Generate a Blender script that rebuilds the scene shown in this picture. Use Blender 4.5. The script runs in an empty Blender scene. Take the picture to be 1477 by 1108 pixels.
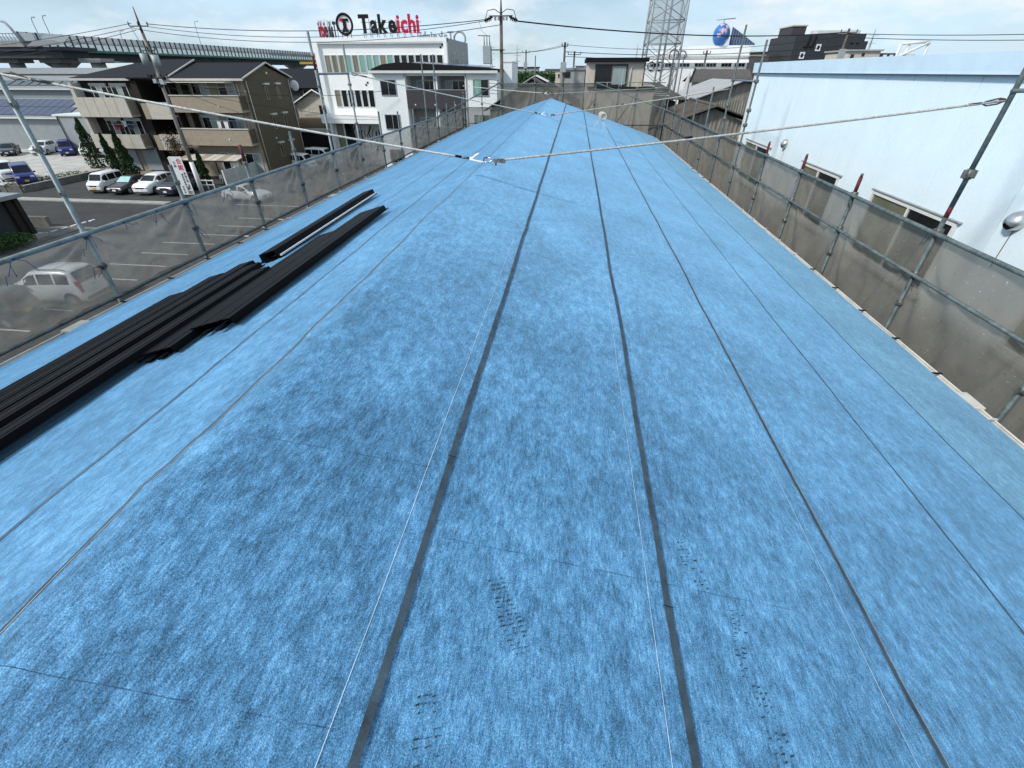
import bpy, bmesh, math, random
from mathutils import Vector, Matrix, noise as mnoise
R = math.radians
random.seed(11)
sc = bpy.context.scene
col = sc.collection

# ---------------------------------------------------------------- camera
cam_d = bpy.data.cameras.new("camera")
cam = bpy.data.objects.new("camera", cam_d)
col.objects.link(cam)
cam.location = (0, 0, 10)
cam.rotation_euler = (R(90 - 35.13), 0, R(6.80))
cam_d.sensor_fit = 'HORIZONTAL'
cam_d.sensor_width = 36
cam_d.lens = 36 * 641 / 1477
cam_d.clip_start = 0.05
cam_d.clip_end = 3000
sc.camera = cam

# ---------------------------------------------------------------- world, sun, exposure
SUN = Vector((-0.60, -0.44, 0.67)).normalized()
EL = math.asin(SUN.z)
w = bpy.data.worlds.new("World")
sc.world = w
w.use_nodes = True
nt = w.node_tree
nt.nodes.clear()
sky = nt.nodes.new('ShaderNodeTexSky')
sky.sky_type = 'NISHITA'
sky.sun_disc = False
sky.sun_elevation = EL
sky.sun_rotation = math.atan2(SUN.x, SUN.y)
sky.air_density = 1.0
sky.dust_density = 0.5
sky.ozone_density = 4.0
tc = nt.nodes.new('ShaderNodeTexCoord')
mp = nt.nodes.new('ShaderNodeMapping')
mp.inputs['Scale'].default_value = (1.0, 1.0, 2.6)
nz = nt.nodes.new('ShaderNodeTexNoise')
nz.inputs['Scale'].default_value = 3.1
nz.inputs['Detail'].default_value = 7
nz.inputs['Roughness'].default_value = 0.55
nz.inputs['Distortion'].default_value = 0.3
rp = nt.nodes.new('ShaderNodeValToRGB')
rp.color_ramp.elements[0].position = 0.40
rp.color_ramp.elements[0].color = (0.45, 0.45, 0.45, 1)
rp.color_ramp.elements[1].position = 0.62
rp.color_ramp.elements[1].color = (1, 1, 1, 1)
mx = nt.nodes.new('ShaderNodeMixRGB')
mx.inputs['Color2'].default_value = (6.3, 8.3, 10.0, 1)      # thin pale veil over the whole sky
bg = nt.nodes.new('ShaderNodeBackground')
bg.inputs['Strength'].default_value = 0.097
wo = nt.nodes.new('ShaderNodeOutputWorld')
nt.links.new(tc.outputs['Generated'], mp.inputs['Vector'])
nt.links.new(mp.outputs['Vector'], nz.inputs['Vector'])
nt.links.new(nz.outputs['Fac'], rp.inputs['Fac'])
nt.links.new(rp.outputs['Color'], mx.inputs['Fac'])
nt.links.new(sky.outputs['Color'], mx.inputs['Color1'])
nz2 = nt.nodes.new('ShaderNodeTexNoise')            # scattered soft white clouds
nz2.inputs['Scale'].default_value = 4.2
nz2.inputs['Detail'].default_value = 8
nz2.inputs['Roughness'].default_value = 0.6
rp2 = nt.nodes.new('ShaderNodeValToRGB')
rp2.color_ramp.elements[0].position = 0.47
rp2.color_ramp.elements[0].color = (0, 0, 0, 1)
rp2.color_ramp.elements[1].position = 0.68
rp2.color_ramp.elements[1].color = (0.9, 0.9, 0.9, 1)
mx2 = nt.nodes.new('ShaderNodeMixRGB')
mx2.inputs['Color2'].default_value = (9.6, 9.9, 10.2, 1)
nt.links.new(mp.outputs['Vector'], nz2.inputs['Vector'])
nt.links.new(nz2.outputs['Fac'], rp2.inputs['Fac'])
nt.links.new(rp2.outputs['Color'], mx2.inputs['Fac'])
nt.links.new(mx.outputs['Color'], mx2.inputs['Color1'])
nt.links.new(mx2.outputs['Color'], bg.inputs['Color'])
nt.links.new(bg.outputs['Background'], wo.inputs['Surface'])

sl = bpy.data.lights.new("sun", 'SUN')
sl.energy = 3.5
sl.angle = R(7)
sl.color = (1.0, 0.96, 0.9)
sun = bpy.data.objects.new("sun", sl)
col.objects.link(sun)
sun.rotation_euler = (-SUN).to_track_quat('-Z', 'Y').to_euler()
sun.location = (-30, -30, 60)

sc.view_settings.view_transform = 'Standard'
sc.view_settings.look = 'None'
sc.view_settings.exposure = 0.12
sc.view_settings.gamma = 1.0
sc.view_settings.use_curve_mapping = False
sc.render.engine = 'CYCLES'
sc.cycles.max_bounces = 6
sc.cycles.transparent_max_bounces = 16
sc.cycles.caustics_reflective = False
sc.cycles.caustics_refractive = False

# ================================================================ helpers
MATS = {}


def mat(name, c, rough=0.75, metal=0.0, var=0.12, scale=2.0, bump=0.0, bscale=40, spec=0.22, stretch=(1, 1, 1), dirt=0.0,
        dirtcol=(0.1, 0.09, 0.08), fine=0.0, streak=False):
    if name in MATS:
        return MATS[name]
    m = bpy.data.materials.new(name)
    m.use_nodes = True
    n, l = m.node_tree.nodes, m.node_tree.links
    b = n['Principled BSDF']
    b.inputs['Roughness'].default_value = rough
    b.inputs['Metallic'].default_value = metal
    b.inputs['Specular IOR Level'].default_value = spec
    t = n.new('ShaderNodeTexCoord')
    mpp = n.new('ShaderNodeMapping')
    mpp.inputs['Scale'].default_value = stretch
    l.new(t.outputs['Object'], mpp.inputs['Vector'])
    a = n.new('ShaderNodeTexNoise')
    a.inputs['Scale'].default_value = scale
    a.inputs['Detail'].default_value = 6
    a.inputs['Roughness'].default_value = 0.65
    l.new(mpp.outputs['Vector'], a.inputs['Vector'])
    r = n.new('ShaderNodeValToRGB')
    lo = [max(0, v * (1 - var * 1.6)) for v in c]
    hi = [min(1, v * (1 + var * 1.3)) for v in c]
    r.color_ramp.elements[0].position = 0.3
    r.color_ramp.elements[0].color = (*lo, 1)
    r.color_ramp.elements[1].position = 0.7
    r.color_ramp.elements[1].color = (*hi, 1)
    l.new(a.outputs['Fac'], r.inputs['Fac'])
    out = r.outputs['Color']
    if fine > 0:
        f2 = n.new('ShaderNodeTexNoise')
        f2.inputs['Scale'].default_value = scale * 22
        f2.inputs['Detail'].default_value = 3
        l.new(mpp.outputs['Vector'], f2.inputs['Vector'])
        mr = n.new('ShaderNodeMapRange')
        mr.inputs['From Min'].default_value = 0.3
        mr.inputs['From Max'].default_value = 0.7
        mr.inputs['To Min'].default_value = 1 - fine
        mr.inputs['To Max'].default_value = 1 + fine
        l.new(f2.outputs['Fac'], mr.inputs['Value'])
        mm = n.new('ShaderNodeMixRGB')
        mm.blend_type = 'MULTIPLY'
        mm.inputs['Fac'].default_value = 1
        l.new(out, mm.inputs['Color1'])
        l.new(mr.outputs['Result'], mm.inputs['Color2'])
        out = mm.outputs['Color']
    if dirt > 0:
        d = n.new('ShaderNodeTexNoise')
        d.inputs['Scale'].default_value = 1.3
        d.inputs['Detail'].default_value = 8
        d.inputs['Roughness'].default_value = 0.7
        mp2 = n.new('ShaderNodeMapping')
        mp2.inputs['Scale'].default_value = (2.5, 2.5, 0.35) if streak else (1, 1, 1)
        l.new(t.outputs['Object'], mp2.inputs['Vector'])
        l.new(mp2.outputs['Vector'], d.inputs['Vector'])
        r2 = n.new('ShaderNodeMapRange')
        r2.inputs['From Min'].default_value = 0.48
        r2.inputs['From Max'].default_value = 0.78
        r2.inputs['To Max'].default_value = dirt
        l.new(d.outputs['Fac'], r2.inputs['Value'])
        m2 = n.new('ShaderNodeMixRGB')
        m2.inputs['Color2'].default_value = (*dirtcol, 1)
        l.new(r2.outputs['Result'], m2.inputs['Fac'])
        l.new(out, m2.inputs['Color1'])
        out = m2.outputs['Color']
    l.new(out, b.inputs['Base Color'])
    if bump > 0:
        bn = n.new('ShaderNodeTexNoise')
        bn.inputs['Scale'].default_value = bscale
        bn.inputs['Detail'].default_value = 4
        l.new(mpp.outputs['Vector'], bn.inputs['Vector'])
        bb = n.new('ShaderNodeBump')
        bb.inputs['Strength'].default_value = bump
        bb.inputs['Distance'].default_value = 0.01
        l.new(bn.outputs['Fac'], bb.inputs['Height'])
        l.new(bb.outputs['Normal'], b.inputs['Normal'])
    MATS[name] = m
    return m


def blue_sheet_mat(name='blue_felt', mul=(1, 1, 1)):
    m = bpy.data.materials.new(name)
    m.use_nodes = True
    n, l = m.node_tree.nodes, m.node_tree.links
    b = n['Principled BSDF']
    b.inputs['Roughness'].default_value = 0.62
    b.inputs['Specular IOR Level'].default_value = 0.25
    b.inputs['Sheen Weight'].default_value = 0.75
    b.inputs['Sheen Roughness'].default_value = 0.42
    b.inputs['Sheen Tint'].default_value = (0.36, 0.70, 1, 1)
    t = n.new('ShaderNodeTexCoord')

    def noise(scale, st, det=5, ro=0.6, rot=0.0):
        mpp = n.new('ShaderNodeMapping')
        mpp.inputs['Scale'].default_value = st
        mpp.inputs['Rotation'].default_value = (0, 0, rot)
        l.new(t.outputs['Object'], mpp.inputs['Vector'])
        a = n.new('ShaderNodeTexNoise')
        a.inputs['Scale'].default_value = scale
        a.inputs['Detail'].default_value = det
        a.inputs['Roughness'].default_value = ro
        l.new(mpp.outputs['Vector'], a.inputs['Vector'])
        return a.outputs['Fac']

    def math_(op, a, bb, c=None):
        x = n.new('ShaderNodeMath')
        x.operation = op
        for i, v in enumerate((a, bb) if c is None else (a, bb, c)):
            if isinstance(v, (int, float)):
                x.inputs[i].default_value = v
            else:
                l.new(v, x.inputs[i])
        return x.outputs[0]
    blot = noise(1.3, (1, 0.7, 1), 4, 0.55)             # large soiled areas
    clump = noise(17, (1.0, 0.5, 1), 6, 0.72)           # mottled clumps of fibre
    mid = noise(5.5, (1.0, 0.33, 1), 5, 0.7)            # hand-sized thick and thin places
    fib = noise(105, (1.0, 0.22, 1), 4, 0.7)             # fibres running along the roll
    grain = noise(320, (1.0, 0.7, 1), 2, 0.6, 0.4)     # short crossing fibres
    s = math_('MULTIPLY', clump, 0.30)
    s = math_('MULTIPLY_ADD', fib, 0.30, s)
    s = math_('MULTIPLY_ADD', grain, 0.42, s)
    s = math_('MULTIPLY_ADD', blot, 0.16, s)
    s = math_('MULTIPLY_ADD', mid, 0.12, s)
    s = math_('SUBTRACT', s, 0.043)
    r = n.new('ShaderNodeValToRGB')
    e = r.color_ramp.elements
    e[0].position = 0.475
    e[1].position = 0.755
    for p, c in ((0.54, 0), (0.61, 0), (0.675, 0)):
        k = e.new(p)
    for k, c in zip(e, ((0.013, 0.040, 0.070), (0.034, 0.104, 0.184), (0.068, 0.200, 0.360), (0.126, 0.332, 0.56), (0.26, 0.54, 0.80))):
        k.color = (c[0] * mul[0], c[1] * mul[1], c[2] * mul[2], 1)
    l.new(s, r.inputs['Fac'])
    l.new(r.outputs['Color'], b.inputs['Base Color'])
    bp = n.new('ShaderNodeBump')
    bp.inputs['Strength'].default_value = 0.35
    bp.inputs['Distance'].default_value = 0.004
    l.new(s, bp.inputs['Height'])
    l.new(bp.outputs['Normal'], b.inputs['Normal'])
    return m


def net_mat(name, c, fac, specks=False):
    m = bpy.data.materials.new(name)
    m.use_nodes = True
    n, l = m.node_tree.nodes, m.node_tree.links
    n.clear()
    o = n.new('ShaderNodeOutputMaterial')
    t = n.new('ShaderNodeTexCoord')
    a = n.new('ShaderNodeTexNoise')
    a.inputs['Scale'].default_value = 2.2
    a.inputs['Detail'].default_value = 8
    a.inputs['Roughness'].default_value = 0.7
    l.new(t.outputs['Object'], a.inputs['Vector'])
    r = n.new('ShaderNodeValToRGB')
    r.color_ramp.elements[0].position = 0.3
    r.color_ramp.elements[0].color = (*[v * 0.86 for v in c], 1)
    r.color_ramp.elements[1].position = 0.72
    r.color_ramp.elements[1].color = (*[min(1, v * 1.14) for v in c], 1)
    l.new(a.outputs['Fac'], r.inputs['Fac'])
    colr = r.outputs['Color']
    if specks:      # dried splashes of paint and grit
        for sc_, th, cc in ((34.0, 0.72, (0.75, 0.75, 0.72, 1)), (27.0, 0.71, (0.03, 0.03, 0.03, 1))):
            vn = n.new('ShaderNodeTexNoise')
            vn.inputs['Scale'].default_value = sc_
            vn.inputs['Detail'].default_value = 2
            l.new(t.outputs['Object'], vn.inputs['Vector'])
            th_ = n.new('ShaderNodeMapRange')
            th_.inputs['From Min'].default_value = th
            th_.inputs['From Max'].default_value = th + 0.02
            l.new(vn.outputs['Fac'], th_.inputs['Value'])
            mm = n.new('ShaderNodeMixRGB')
            mm.inputs['Color2'].default_value = cc
            l.new(th_.outputs['Result'], mm.inputs['Fac'])
            l.new(colr, mm.inputs['Color1'])
            colr = mm.outputs['Color']
    d = n.new('ShaderNodeBsdfDiffuse')
    l.new(colr, d.inputs['Color'])
    tl = n.new('ShaderNodeBsdfTranslucent')
    l.new(r.outputs['Color'], tl.inputs['Color'])
    mi = n.new('ShaderNodeMixShader')
    mi.inputs['Fac'].default_value = 0.35
    l.new(d.outputs[0], mi.inputs[1])
    l.new(tl.outputs[0], mi.inputs[2])
    tr = n.new('ShaderNodeBsdfTransparent')
    m2 = n.new('ShaderNodeMixShader')
    mr = n.new('ShaderNodeMapRange')
    mr.inputs['To Min'].default_value = fac - 0.05
    mr.inputs['To Max'].default_value = fac + 0.05
    mr.inputs['From Min'].default_value = 0.3
    mr.inputs['From Max'].default_value = 0.7
    l.new(a.outputs['Fac'], mr.inputs['Value'])
    l.new(mr.outputs['Result'], m2.inputs['Fac'])
    l.new(tr.outputs[0], m2.inputs[1])
    l.new(mi.outputs[0], m2.inputs[2])
    l.new(m2.outputs[0], o.inputs['Surface'])
    return m


ORI = {}


class MB:
    """collects shapes and links them as ONE mesh object"""

    def __init__(s):
        s.v, s.f, s.sm = [], [], []

    def add(s, vs, fs, smooth=False):
        o = len(s.v)
        s.v += [tuple(p) for p in vs]
        s.f += [tuple(i + o for i in f) for f in fs]
        s.sm += [smooth] * len(fs)
        return s

    def box(s, x0, x1, y0, y1, z0, z1):
        vs = [(x0, y0, z0), (x1, y0, z0), (x1, y1, z0), (x0, y1, z0), (x0, y0, z1), (x1, y0, z1), (x1, y1, z1), (x0, y1, z1)]
        return s.add(vs, [(3, 2, 1, 0), (4, 5, 6, 7), (0, 1, 5, 4), (1, 2, 6, 5), (2, 3, 7, 6), (3, 0, 4, 7)])

    def tube(s, pts, r, n=8, cap=True, r2=None):
        pts = [Vector(p) for p in pts]
        m = len(pts)
        rings = []
        for i, p in enumerate(pts):
            d = (pts[min(i + 1, m - 1)] - pts[max(i - 1, 0)])
            d = d.normalized() if d.length > 1e-9 else Vector((0, 0, 1))
            a = d.orthogonal().normalized() if i == 0 else (ax - d * ax.dot(d)).normalized()
            ax = a
            bq = d.cross(a)
            rr = r if r2 is None else r + (r2 - r) * i / max(1, m - 1)
            rings.append([p + (a * math.cos(2 * math.pi * k / n) + bq * math.sin(2 * math.pi * k / n)) * rr for k in range(n)])
        vs = [q for ring in rings for q in ring]
        fs = []
        for i in range(m - 1):
            for k in range(n):
                fs.append((i * n + k, i * n + (k + 1) % n, (i + 1) * n + (k + 1) % n, (i + 1) * n + k))
        s.add(vs, fs, True)
        if cap:
            o = len(s.v) - len(vs)
            s.f.append(tuple(o + k for k in reversed(range(n))))
            s.sm.append(False)
            s.f.append(tuple(o + (m - 1) * n + k for k in range(n)))
            s.sm.append(False)
        return s

    def prism(s, poly, axis, a0, a1):
        """poly: 2D points; axis 'x' (poly = y,z), 'y' (poly = x,z), 'z' (poly = x,y)"""
        n = len(poly)

        def P(q, a):
            return {'x': (a, q[0], q[1]), 'y': (q[0], a, q[1]), 'z': (q[0], q[1], a)}[axis]
        vs = [P(q, a0) for q in poly] + [P(q, a1) for q in poly]
        fs = [tuple(range(n)), tuple(reversed(range(n, 2 * n)))] + [((i + 1) % n, i, n + i, n + (i + 1) % n) for i in range(n)]
        return s.add(vs, fs)

    def slab(s, quad, t):
        """a quad given a thickness t along its normal"""
        q = [Vector(p) for p in quad]
        nn = (q[1] - q[0]).cross(q[-1] - q[0]).normalized() * t
        k = len(q)
        vs = q + [p + nn for p in q]
        fs = [tuple(reversed(range(k))), tuple(range(k, 2 * k))] + [(i, (i + 1) % k, k + (i + 1) % k, k + i) for i in range(k)]
        return s.add(vs, fs)

    def sphere(s, c, r, n=12, m=8, sq=(1, 1, 1)):
        vs, fs = [], []
        for i in range(m + 1):
            th = math.pi * i / m
            for k in range(n):
                ph = 2 * math.pi * k / n
                vs.append((c[0] + r * sq[0] * math.sin(th) * math.cos(ph), c[1] + r * sq[1] * math.sin(th) * math.sin(ph), c[2] + r * sq[2] * math.cos(th)))
        for i in range(m):
            for k in range(n):
                fs.append((i * n + k, (i + 1) * n + k, (i + 1) * n + (k + 1) % n, i * n + (k + 1) % n))
        return s.add(vs, fs, True)

    def disc(s, c, r, axis, t, n=16, smooth=False):
        a = {'x': Vector((1, 0, 0)), 'y': Vector((0, 1, 0)), 'z': Vector((0, 0, 1))}[axis]
        c = Vector(c)
        return s.tube([c - a * t / 2, c + a * t / 2], r, n)

    def torus(s, c, r, t, axis='y', n=20, k=6):
        c = Vector(c)
        vs, fs = [], []
        for i in range(n):
            a = 2 * math.pi * i / n
            for j in range(k):
                q = 2 * math.pi * j / k
                rr = r + t * math.cos(q)
                u, v, d = rr * math.cos(a), rr * math.sin(a), t * math.sin(q)
                vs.append(c + (Vector((u, d, v)) if axis == 'y' else Vector((d, u, v)) if axis == 'x' else Vector((u, v, d))))
        for i in range(n):
            for j in range(k):
                fs.append((i * k + j, ((i + 1) % n) * k + j, ((i + 1) % n) * k + (j + 1) % k, i * k + (j + 1) % k))
        return s.add(vs, fs, True)

    def build(s, name, m, parent=None, local=False, bevel=0.0):
        me = bpy.data.meshes.new(name)
        o = bpy.data.objects.new(name, me)
        off = Vector((0, 0, 0))
        if parent is not None:
            off = ORI.get(parent.name, Vector((0, 0, 0)))
            o.parent = parent
            ORI[o.name] = off
        vs = s.v if (local or off.length == 0) else [(p[0] - off.x, p[1] - off.y, p[2] - off.z) for p in s.v]
        me.from_pydata(vs, [], s.f)
        me.polygons.foreach_set('use_smooth', s.sm)
        me.materials.append(m)
        me.update()
        if bevel > 0:
            bm = bmesh.new()
            bm.from_mesh(me)
            bmesh.ops.bevel(bm, geom=bm.edges[:], offset=bevel, segments=1, affect='EDGES', clamp_overlap=True)
            bm.to_mesh(me)
            bm.free()
        col.objects.link(o)
        if parent is None:
            ORI[o.name] = Vector((0, 0, 0))
        return o


def tag(o, label=None, cat=None, group=None, kind=None):
    if label:
        o['label'] = label
    if cat:
        o['category'] = cat
    if group:
        o['group'] = group
    if kind:
        o['kind'] = kind
    return o


def thing(name, label, cat, loc=(0, 0, 0), rz=0.0, group=None, local=False):
    o = bpy.data.objects.new(name, None)
    o.empty_display_size = 0.3
    col.objects.link(o)
    o.location = loc
    o.rotation_euler = (0, 0, rz)
    ORI[o.name] = Vector((0, 0, 0)) if local else Vector(loc)
    return tag(o, label, cat, group)


def copy_tree(o, parent=None):
    c = o.copy()
    col.objects.link(c)
    c.parent = parent
    ORI[c.name] = ORI.get(o.name, Vector((0, 0, 0)))
    for ch in list(o.children):
        copy_tree(ch, c)
    return c


def text_mesh(body, size, extrude, bold=0.0, xs=1.0):
    """flat lettering as (verts, faces): x to the right, y up, z towards the reader"""
    cu = bpy.data.curves.new('lettering', 'FONT')
    cu.body = body
    cu.size = size
    cu.extrude = extrude
    cu.offset = bold
    cu.resolution_u = 2
    ob = bpy.data.objects.new('lettering', cu)
    col.objects.link(ob)
    dg = bpy.context.evaluated_depsgraph_get()
    me = bpy.data.meshes.new_from_object(ob.evaluated_get(dg))
    vs = [Vector((v.co.x * xs, v.co.y, v.co.z)) for v in me.vertices]
    fs = [tuple(p.vertices) for p in me.polygons]
    bpy.data.objects.remove(ob)
    bpy.data.curves.remove(cu)
    bpy.data.meshes.remove(me)
    return vs, fs


# ---------------------------------------------------------------- materials
M = {}
M['blue'] = blue_sheet_mat()
M['blue_dull'] = blue_sheet_mat('blue_felt_dull', (1.12, 0.90, 0.78))  # greyer, duller blue for the outermost sheet on the right
M['tape'] = mat('tape_slate', (0.032, 0.066, 0.100), 0.55, var=0.25, scale=12, fine=0.2)
M['tape_thin'] = mat('tape_thin', (0.045, 0.068, 0.088), 0.6, var=0.3, scale=10, fine=0.2)
M['selvedge'] = mat('selvedge_cream', (0.27, 0.29, 0.27), 0.7, var=0.25, scale=9)
M['thread'] = mat('thread_white', (0.60, 0.70, 0.76), 0.7, var=0.2, scale=6)
M['mud'] = mat('dried_mud', (0.028, 0.050, 0.058), 0.9, var=0.4, scale=30)
M['crease'] = mat('crease_line', (0.035, 0.085, 0.15), 0.8, var=0.5, scale=9)
M['net'] = net_mat('scaffold_net', (0.215, 0.198, 0.168), 0.83, True)
M['net_thin'] = net_mat('scaffold_net_thin', (0.30, 0.287, 0.255), 0.68, True)
M['netdark'] = net_mat('scaffold_net_far', (0.20, 0.19, 0.17), 0.66)
M['pipe'] = mat('galvanised_pipe', (0.19, 0.235, 0.245), 0.5, 0.3, var=0.22, scale=7, dirt=0.6, dirtcol=(0.11, 0.12, 0.12), fine=0.15)
M['pipe_old'] = mat('weathered_pipe', (0.095, 0.125, 0.13), 0.6, 0.25, var=0.3, scale=9, dirt=0.35, dirtcol=(0.30, 0.32, 0.31), fine=0.2)
M['clamp'] = mat('clamp_steel', (0.17, 0.175, 0.165), 0.55, 0.5, var=0.35, scale=18, dirt=0.5)
M['redtip'] = mat('red_paint', (0.12, 0.018, 0.022), 0.6, var=0.35, scale=14, dirt=0.6, dirtcol=(0.09, 0.06, 0.06))
M['cord'] = mat('blue_cord', (0.018, 0.085, 0.20), 0.8, var=0.3, scale=20)
M['cord_dark'] = mat('dark_cord', (0.035, 0.05, 0.06), 0.8, var=0.3, scale=20)
M['gutter'] = mat('gutter_cream', (0.55, 0.535, 0.49), 0.5, var=0.12, scale=5, dirt=0.4, dirtcol=(0.2, 0.19, 0.17))
M['rope'] = mat('rope_pale', (0.60, 0.585, 0.53), 0.85, var=0.25, scale=30, dirt=0.5, dirtcol=(0.22, 0.21, 0.2))
M['rope_grey'] = mat('rope_grey', (0.42, 0.405, 0.37), 0.85, var=0.3, scale=30, dirt=0.6, dirtcol=(0.12, 0.12, 0.12))
M['steel'] = mat('bright_steel', (0.55, 0.56, 0.56), 0.3, 0.9, var=0.2, scale=12)
M['steel_dark'] = mat('dark_steel', (0.10, 0.10, 0.10), 0.45, 0.6, var=0.3, scale=20)
M['black_panel'] = mat('black_steel', (0.0042, 0.0042, 0.0048), 0.5, 0.0, var=0.2, scale=3, spec=0.05)
M['panel_back'] = mat('panel_underside', (0.03, 0.055, 0.06), 0.5, var=0.2, scale=3)
M['asphalt'] = mat('asphalt', (0.046, 0.046, 0.045), 0.9, var=0.18, scale=0.35, fine=0.22, dirt=0.35, dirtcol=(0.10, 0.098, 0.09), bump=0.2)
M['asphalt2'] = mat('lot_asphalt', (0.050, 0.050, 0.048), 0.9, var=0.2, scale=0.3, fine=0.22, dirt=0.4, dirtcol=(0.11, 0.107, 0.10))
M['ground'] = mat('far_ground', (0.13, 0.13, 0.12), 0.95, var=0.3, scale=0.05, fine=0.2)
M['gravel'] = mat('pale_gravel', (0.42, 0.41, 0.375), 0.95, var=0.16, scale=0.5, fine=0.25, dirt=0.4, dirtcol=(0.2, 0.2, 0.14))
M['concrete'] = mat('concrete', (0.33, 0.32, 0.295), 0.9, var=0.16, scale=1.2, fine=0.12, dirt=0.45, dirtcol=(0.15, 0.145, 0.13))
M['concrete_dark'] = mat('concrete_dark', (0.15, 0.145, 0.13), 0.9, var=0.25, scale=1.0, fine=0.15, dirt=0.5)
M['paint'] = mat('road_paint', (0.60, 0.60, 0.58), 0.8, var=0.2, scale=3, dirt=0.6, dirtcol=(0.2, 0.2, 0.19))
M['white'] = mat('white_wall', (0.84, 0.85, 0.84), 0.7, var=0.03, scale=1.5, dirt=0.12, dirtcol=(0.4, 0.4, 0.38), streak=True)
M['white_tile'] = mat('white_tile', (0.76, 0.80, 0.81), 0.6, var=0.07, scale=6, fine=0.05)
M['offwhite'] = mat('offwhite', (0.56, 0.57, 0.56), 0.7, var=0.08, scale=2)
M['gray_side'] = mat('grey_wall_and_shade', (0.34, 0.35, 0.345), 0.7, var=0.08, scale=2, dirt=0.2)  # own grey of some walls, painted shade on white buildings
M['skyblue'] = mat('pale_blue_cladding', (0.68, 0.795, 0.845), 0.5, var=0.025, scale=1.1, fine=0.03, dirt=0.10, dirtcol=(0.40, 0.48, 0.53), streak=True)
M['skyblue_trim'] = mat('pale_blue_trim', (0.58, 0.715, 0.81), 0.45, var=0.04, scale=2, dirt=0.12, dirtcol=(0.3, 0.4, 0.5))
M['brown'] = mat('brown_siding_and_shade', (0.095, 0.080, 0.056), 0.8, var=0.10, scale=3, fine=0.08)  # own brown of some walls, painted shade on the apartment sides
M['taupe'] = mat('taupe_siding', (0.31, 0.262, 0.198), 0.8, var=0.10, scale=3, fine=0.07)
M['cream'] = mat('cream_panel', (0.47, 0.44, 0.375), 0.8, var=0.07, scale=2, fine=0.05)
M['dkbrown'] = mat('dark_brown', (0.022, 0.018, 0.015), 0.8, var=0.15, scale=3)
M['beige'] = mat('beige_stucco', (0.52, 0.47, 0.40), 0.85, var=0.08, scale=4, fine=0.06, bump=0.2)
M['slate'] = mat('slate_roof', (0.0125, 0.0145, 0.020), 0.85, var=0.14, scale=5, fine=0.15)
M['eave'] = mat('eave_trim', (0.48, 0.47, 0.43), 0.6, var=0.08, scale=3)
M['black'] = mat('matt_black', (0.006, 0.006, 0.007), 0.7, var=0.15, scale=4)
M['glass'] = mat('dark_glass', (0.010, 0.013, 0.015), 0.07, var=0.3, scale=0.8, spec=0.35)
M['glass_teal'] = mat('teal_glass', (0.20, 0.37, 0.32), 0.12, var=0.2, scale=1.5, stretch=(4, 4, 0.2))
M['glass_blind'] = mat('blind_glass', (0.20, 0.19, 0.135), 0.2, var=0.35, scale=2.5, stretch=(5, 5, 0.15))
M['curtain'] = mat('curtain_glass', (0.30, 0.36, 0.355), 0.15, var=0.3, scale=3, stretch=(6, 6, 0.2))
M['glass_olive'] = mat('olive_glass', (0.14, 0.145, 0.10), 0.2, var=0.15, scale=1)
M['frame'] = mat('white_frame', (0.62, 0.64, 0.63), 0.5, var=0.05, scale=3)
M['frame_dark'] = mat('dark_frame', (0.03, 0.03, 0.032), 0.5, var=0.1, scale=3)
M['alu'] = mat('aluminium', (0.40, 0.42, 0.42), 0.4, 0.6, var=0.1, scale=4)
M['charcoal'] = mat('charcoal_cladding', (0.036, 0.041, 0.047), 0.65, var=0.10, scale=2, fine=0.05)
M['darkgrey'] = mat('dark_grey_panel', (0.052, 0.052, 0.057), 0.7, var=0.1, scale=4, fine=0.08)
M['wood_pole'] = mat('pole_concrete', (0.21, 0.195, 0.175), 0.85, var=0.15, scale=3, fine=0.12)
M['pole_dark'] = mat('pole_dark_grey', (0.105, 0.095, 0.085), 0.85, var=0.2, scale=3)  # darker grey for crossarms, brackets and the darker poles
M['trafo'] = mat('transformer_grey', (0.33, 0.37, 0.38), 0.5, 0.1, var=0.12, scale=5)
M['wire'] = mat('black_wire', (0.02, 0.02, 0.022), 0.6, var=0.1)
M['lat'] = mat('galvanised_lattice', (0.30, 0.325, 0.34), 0.5, 0.3, var=0.15, scale=2)
M['latnet'] = net_mat('tower_net', (0.50, 0.54, 0.56), 0.36)
M['leaf'] = mat('conifer_leaf', (0.030, 0.062, 0.020), 0.8, var=0.5, scale=3, spec=0.2)
M['leaf2'] = mat('shrub_leaf', (0.045, 0.10, 0.030), 0.7, var=0.5, scale=4, spec=0.25)
M['leaf_brown'] = mat('dry_leaf', (0.085, 0.058, 0.028), 0.85, var=0.4, scale=4)
M['bark'] = mat('bark', (0.07, 0.055, 0.04), 0.9, var=0.3, scale=8)
M['grass'] = mat('verge_grass', (0.075, 0.10, 0.035), 0.95, var=0.35, scale=2, fine=0.3)
M['corr_brown'] = mat('weathered_corrugated', (0.085, 0.072, 0.060), 0.85, var=0.3, scale=1.4, fine=0.2, dirt=0.6, dirtcol=(0.06, 0.055, 0.05))
M['corr_grey'] = mat('grey_sheet_roof', (0.35, 0.355, 0.355), 0.6, var=0.1, scale=0.8, dirt=0.4, dirtcol=(0.2, 0.19, 0.18))
M['corr_dark'] = mat('dark_sheet_roof', (0.10, 0.092, 0.088), 0.7, var=0.15, scale=2, stretch=(4, 1, 1), fine=0.1)
M['corr_wall'] = mat('weathered_sheet_wall', (0.235, 0.225, 0.19), 0.8, var=0.25, scale=2.0, stretch=(3, 3, 0.4), dirt=0.6, dirtcol=(0.10, 0.095, 0.085), streak=True)
M['rust'] = mat('rust', (0.16, 0.075, 0.035), 0.9, var=0.4, scale=5)
M['solar'] = mat('solar_cell', (0.030, 0.034, 0.075), 0.18, var=0.15, scale=4)
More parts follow.
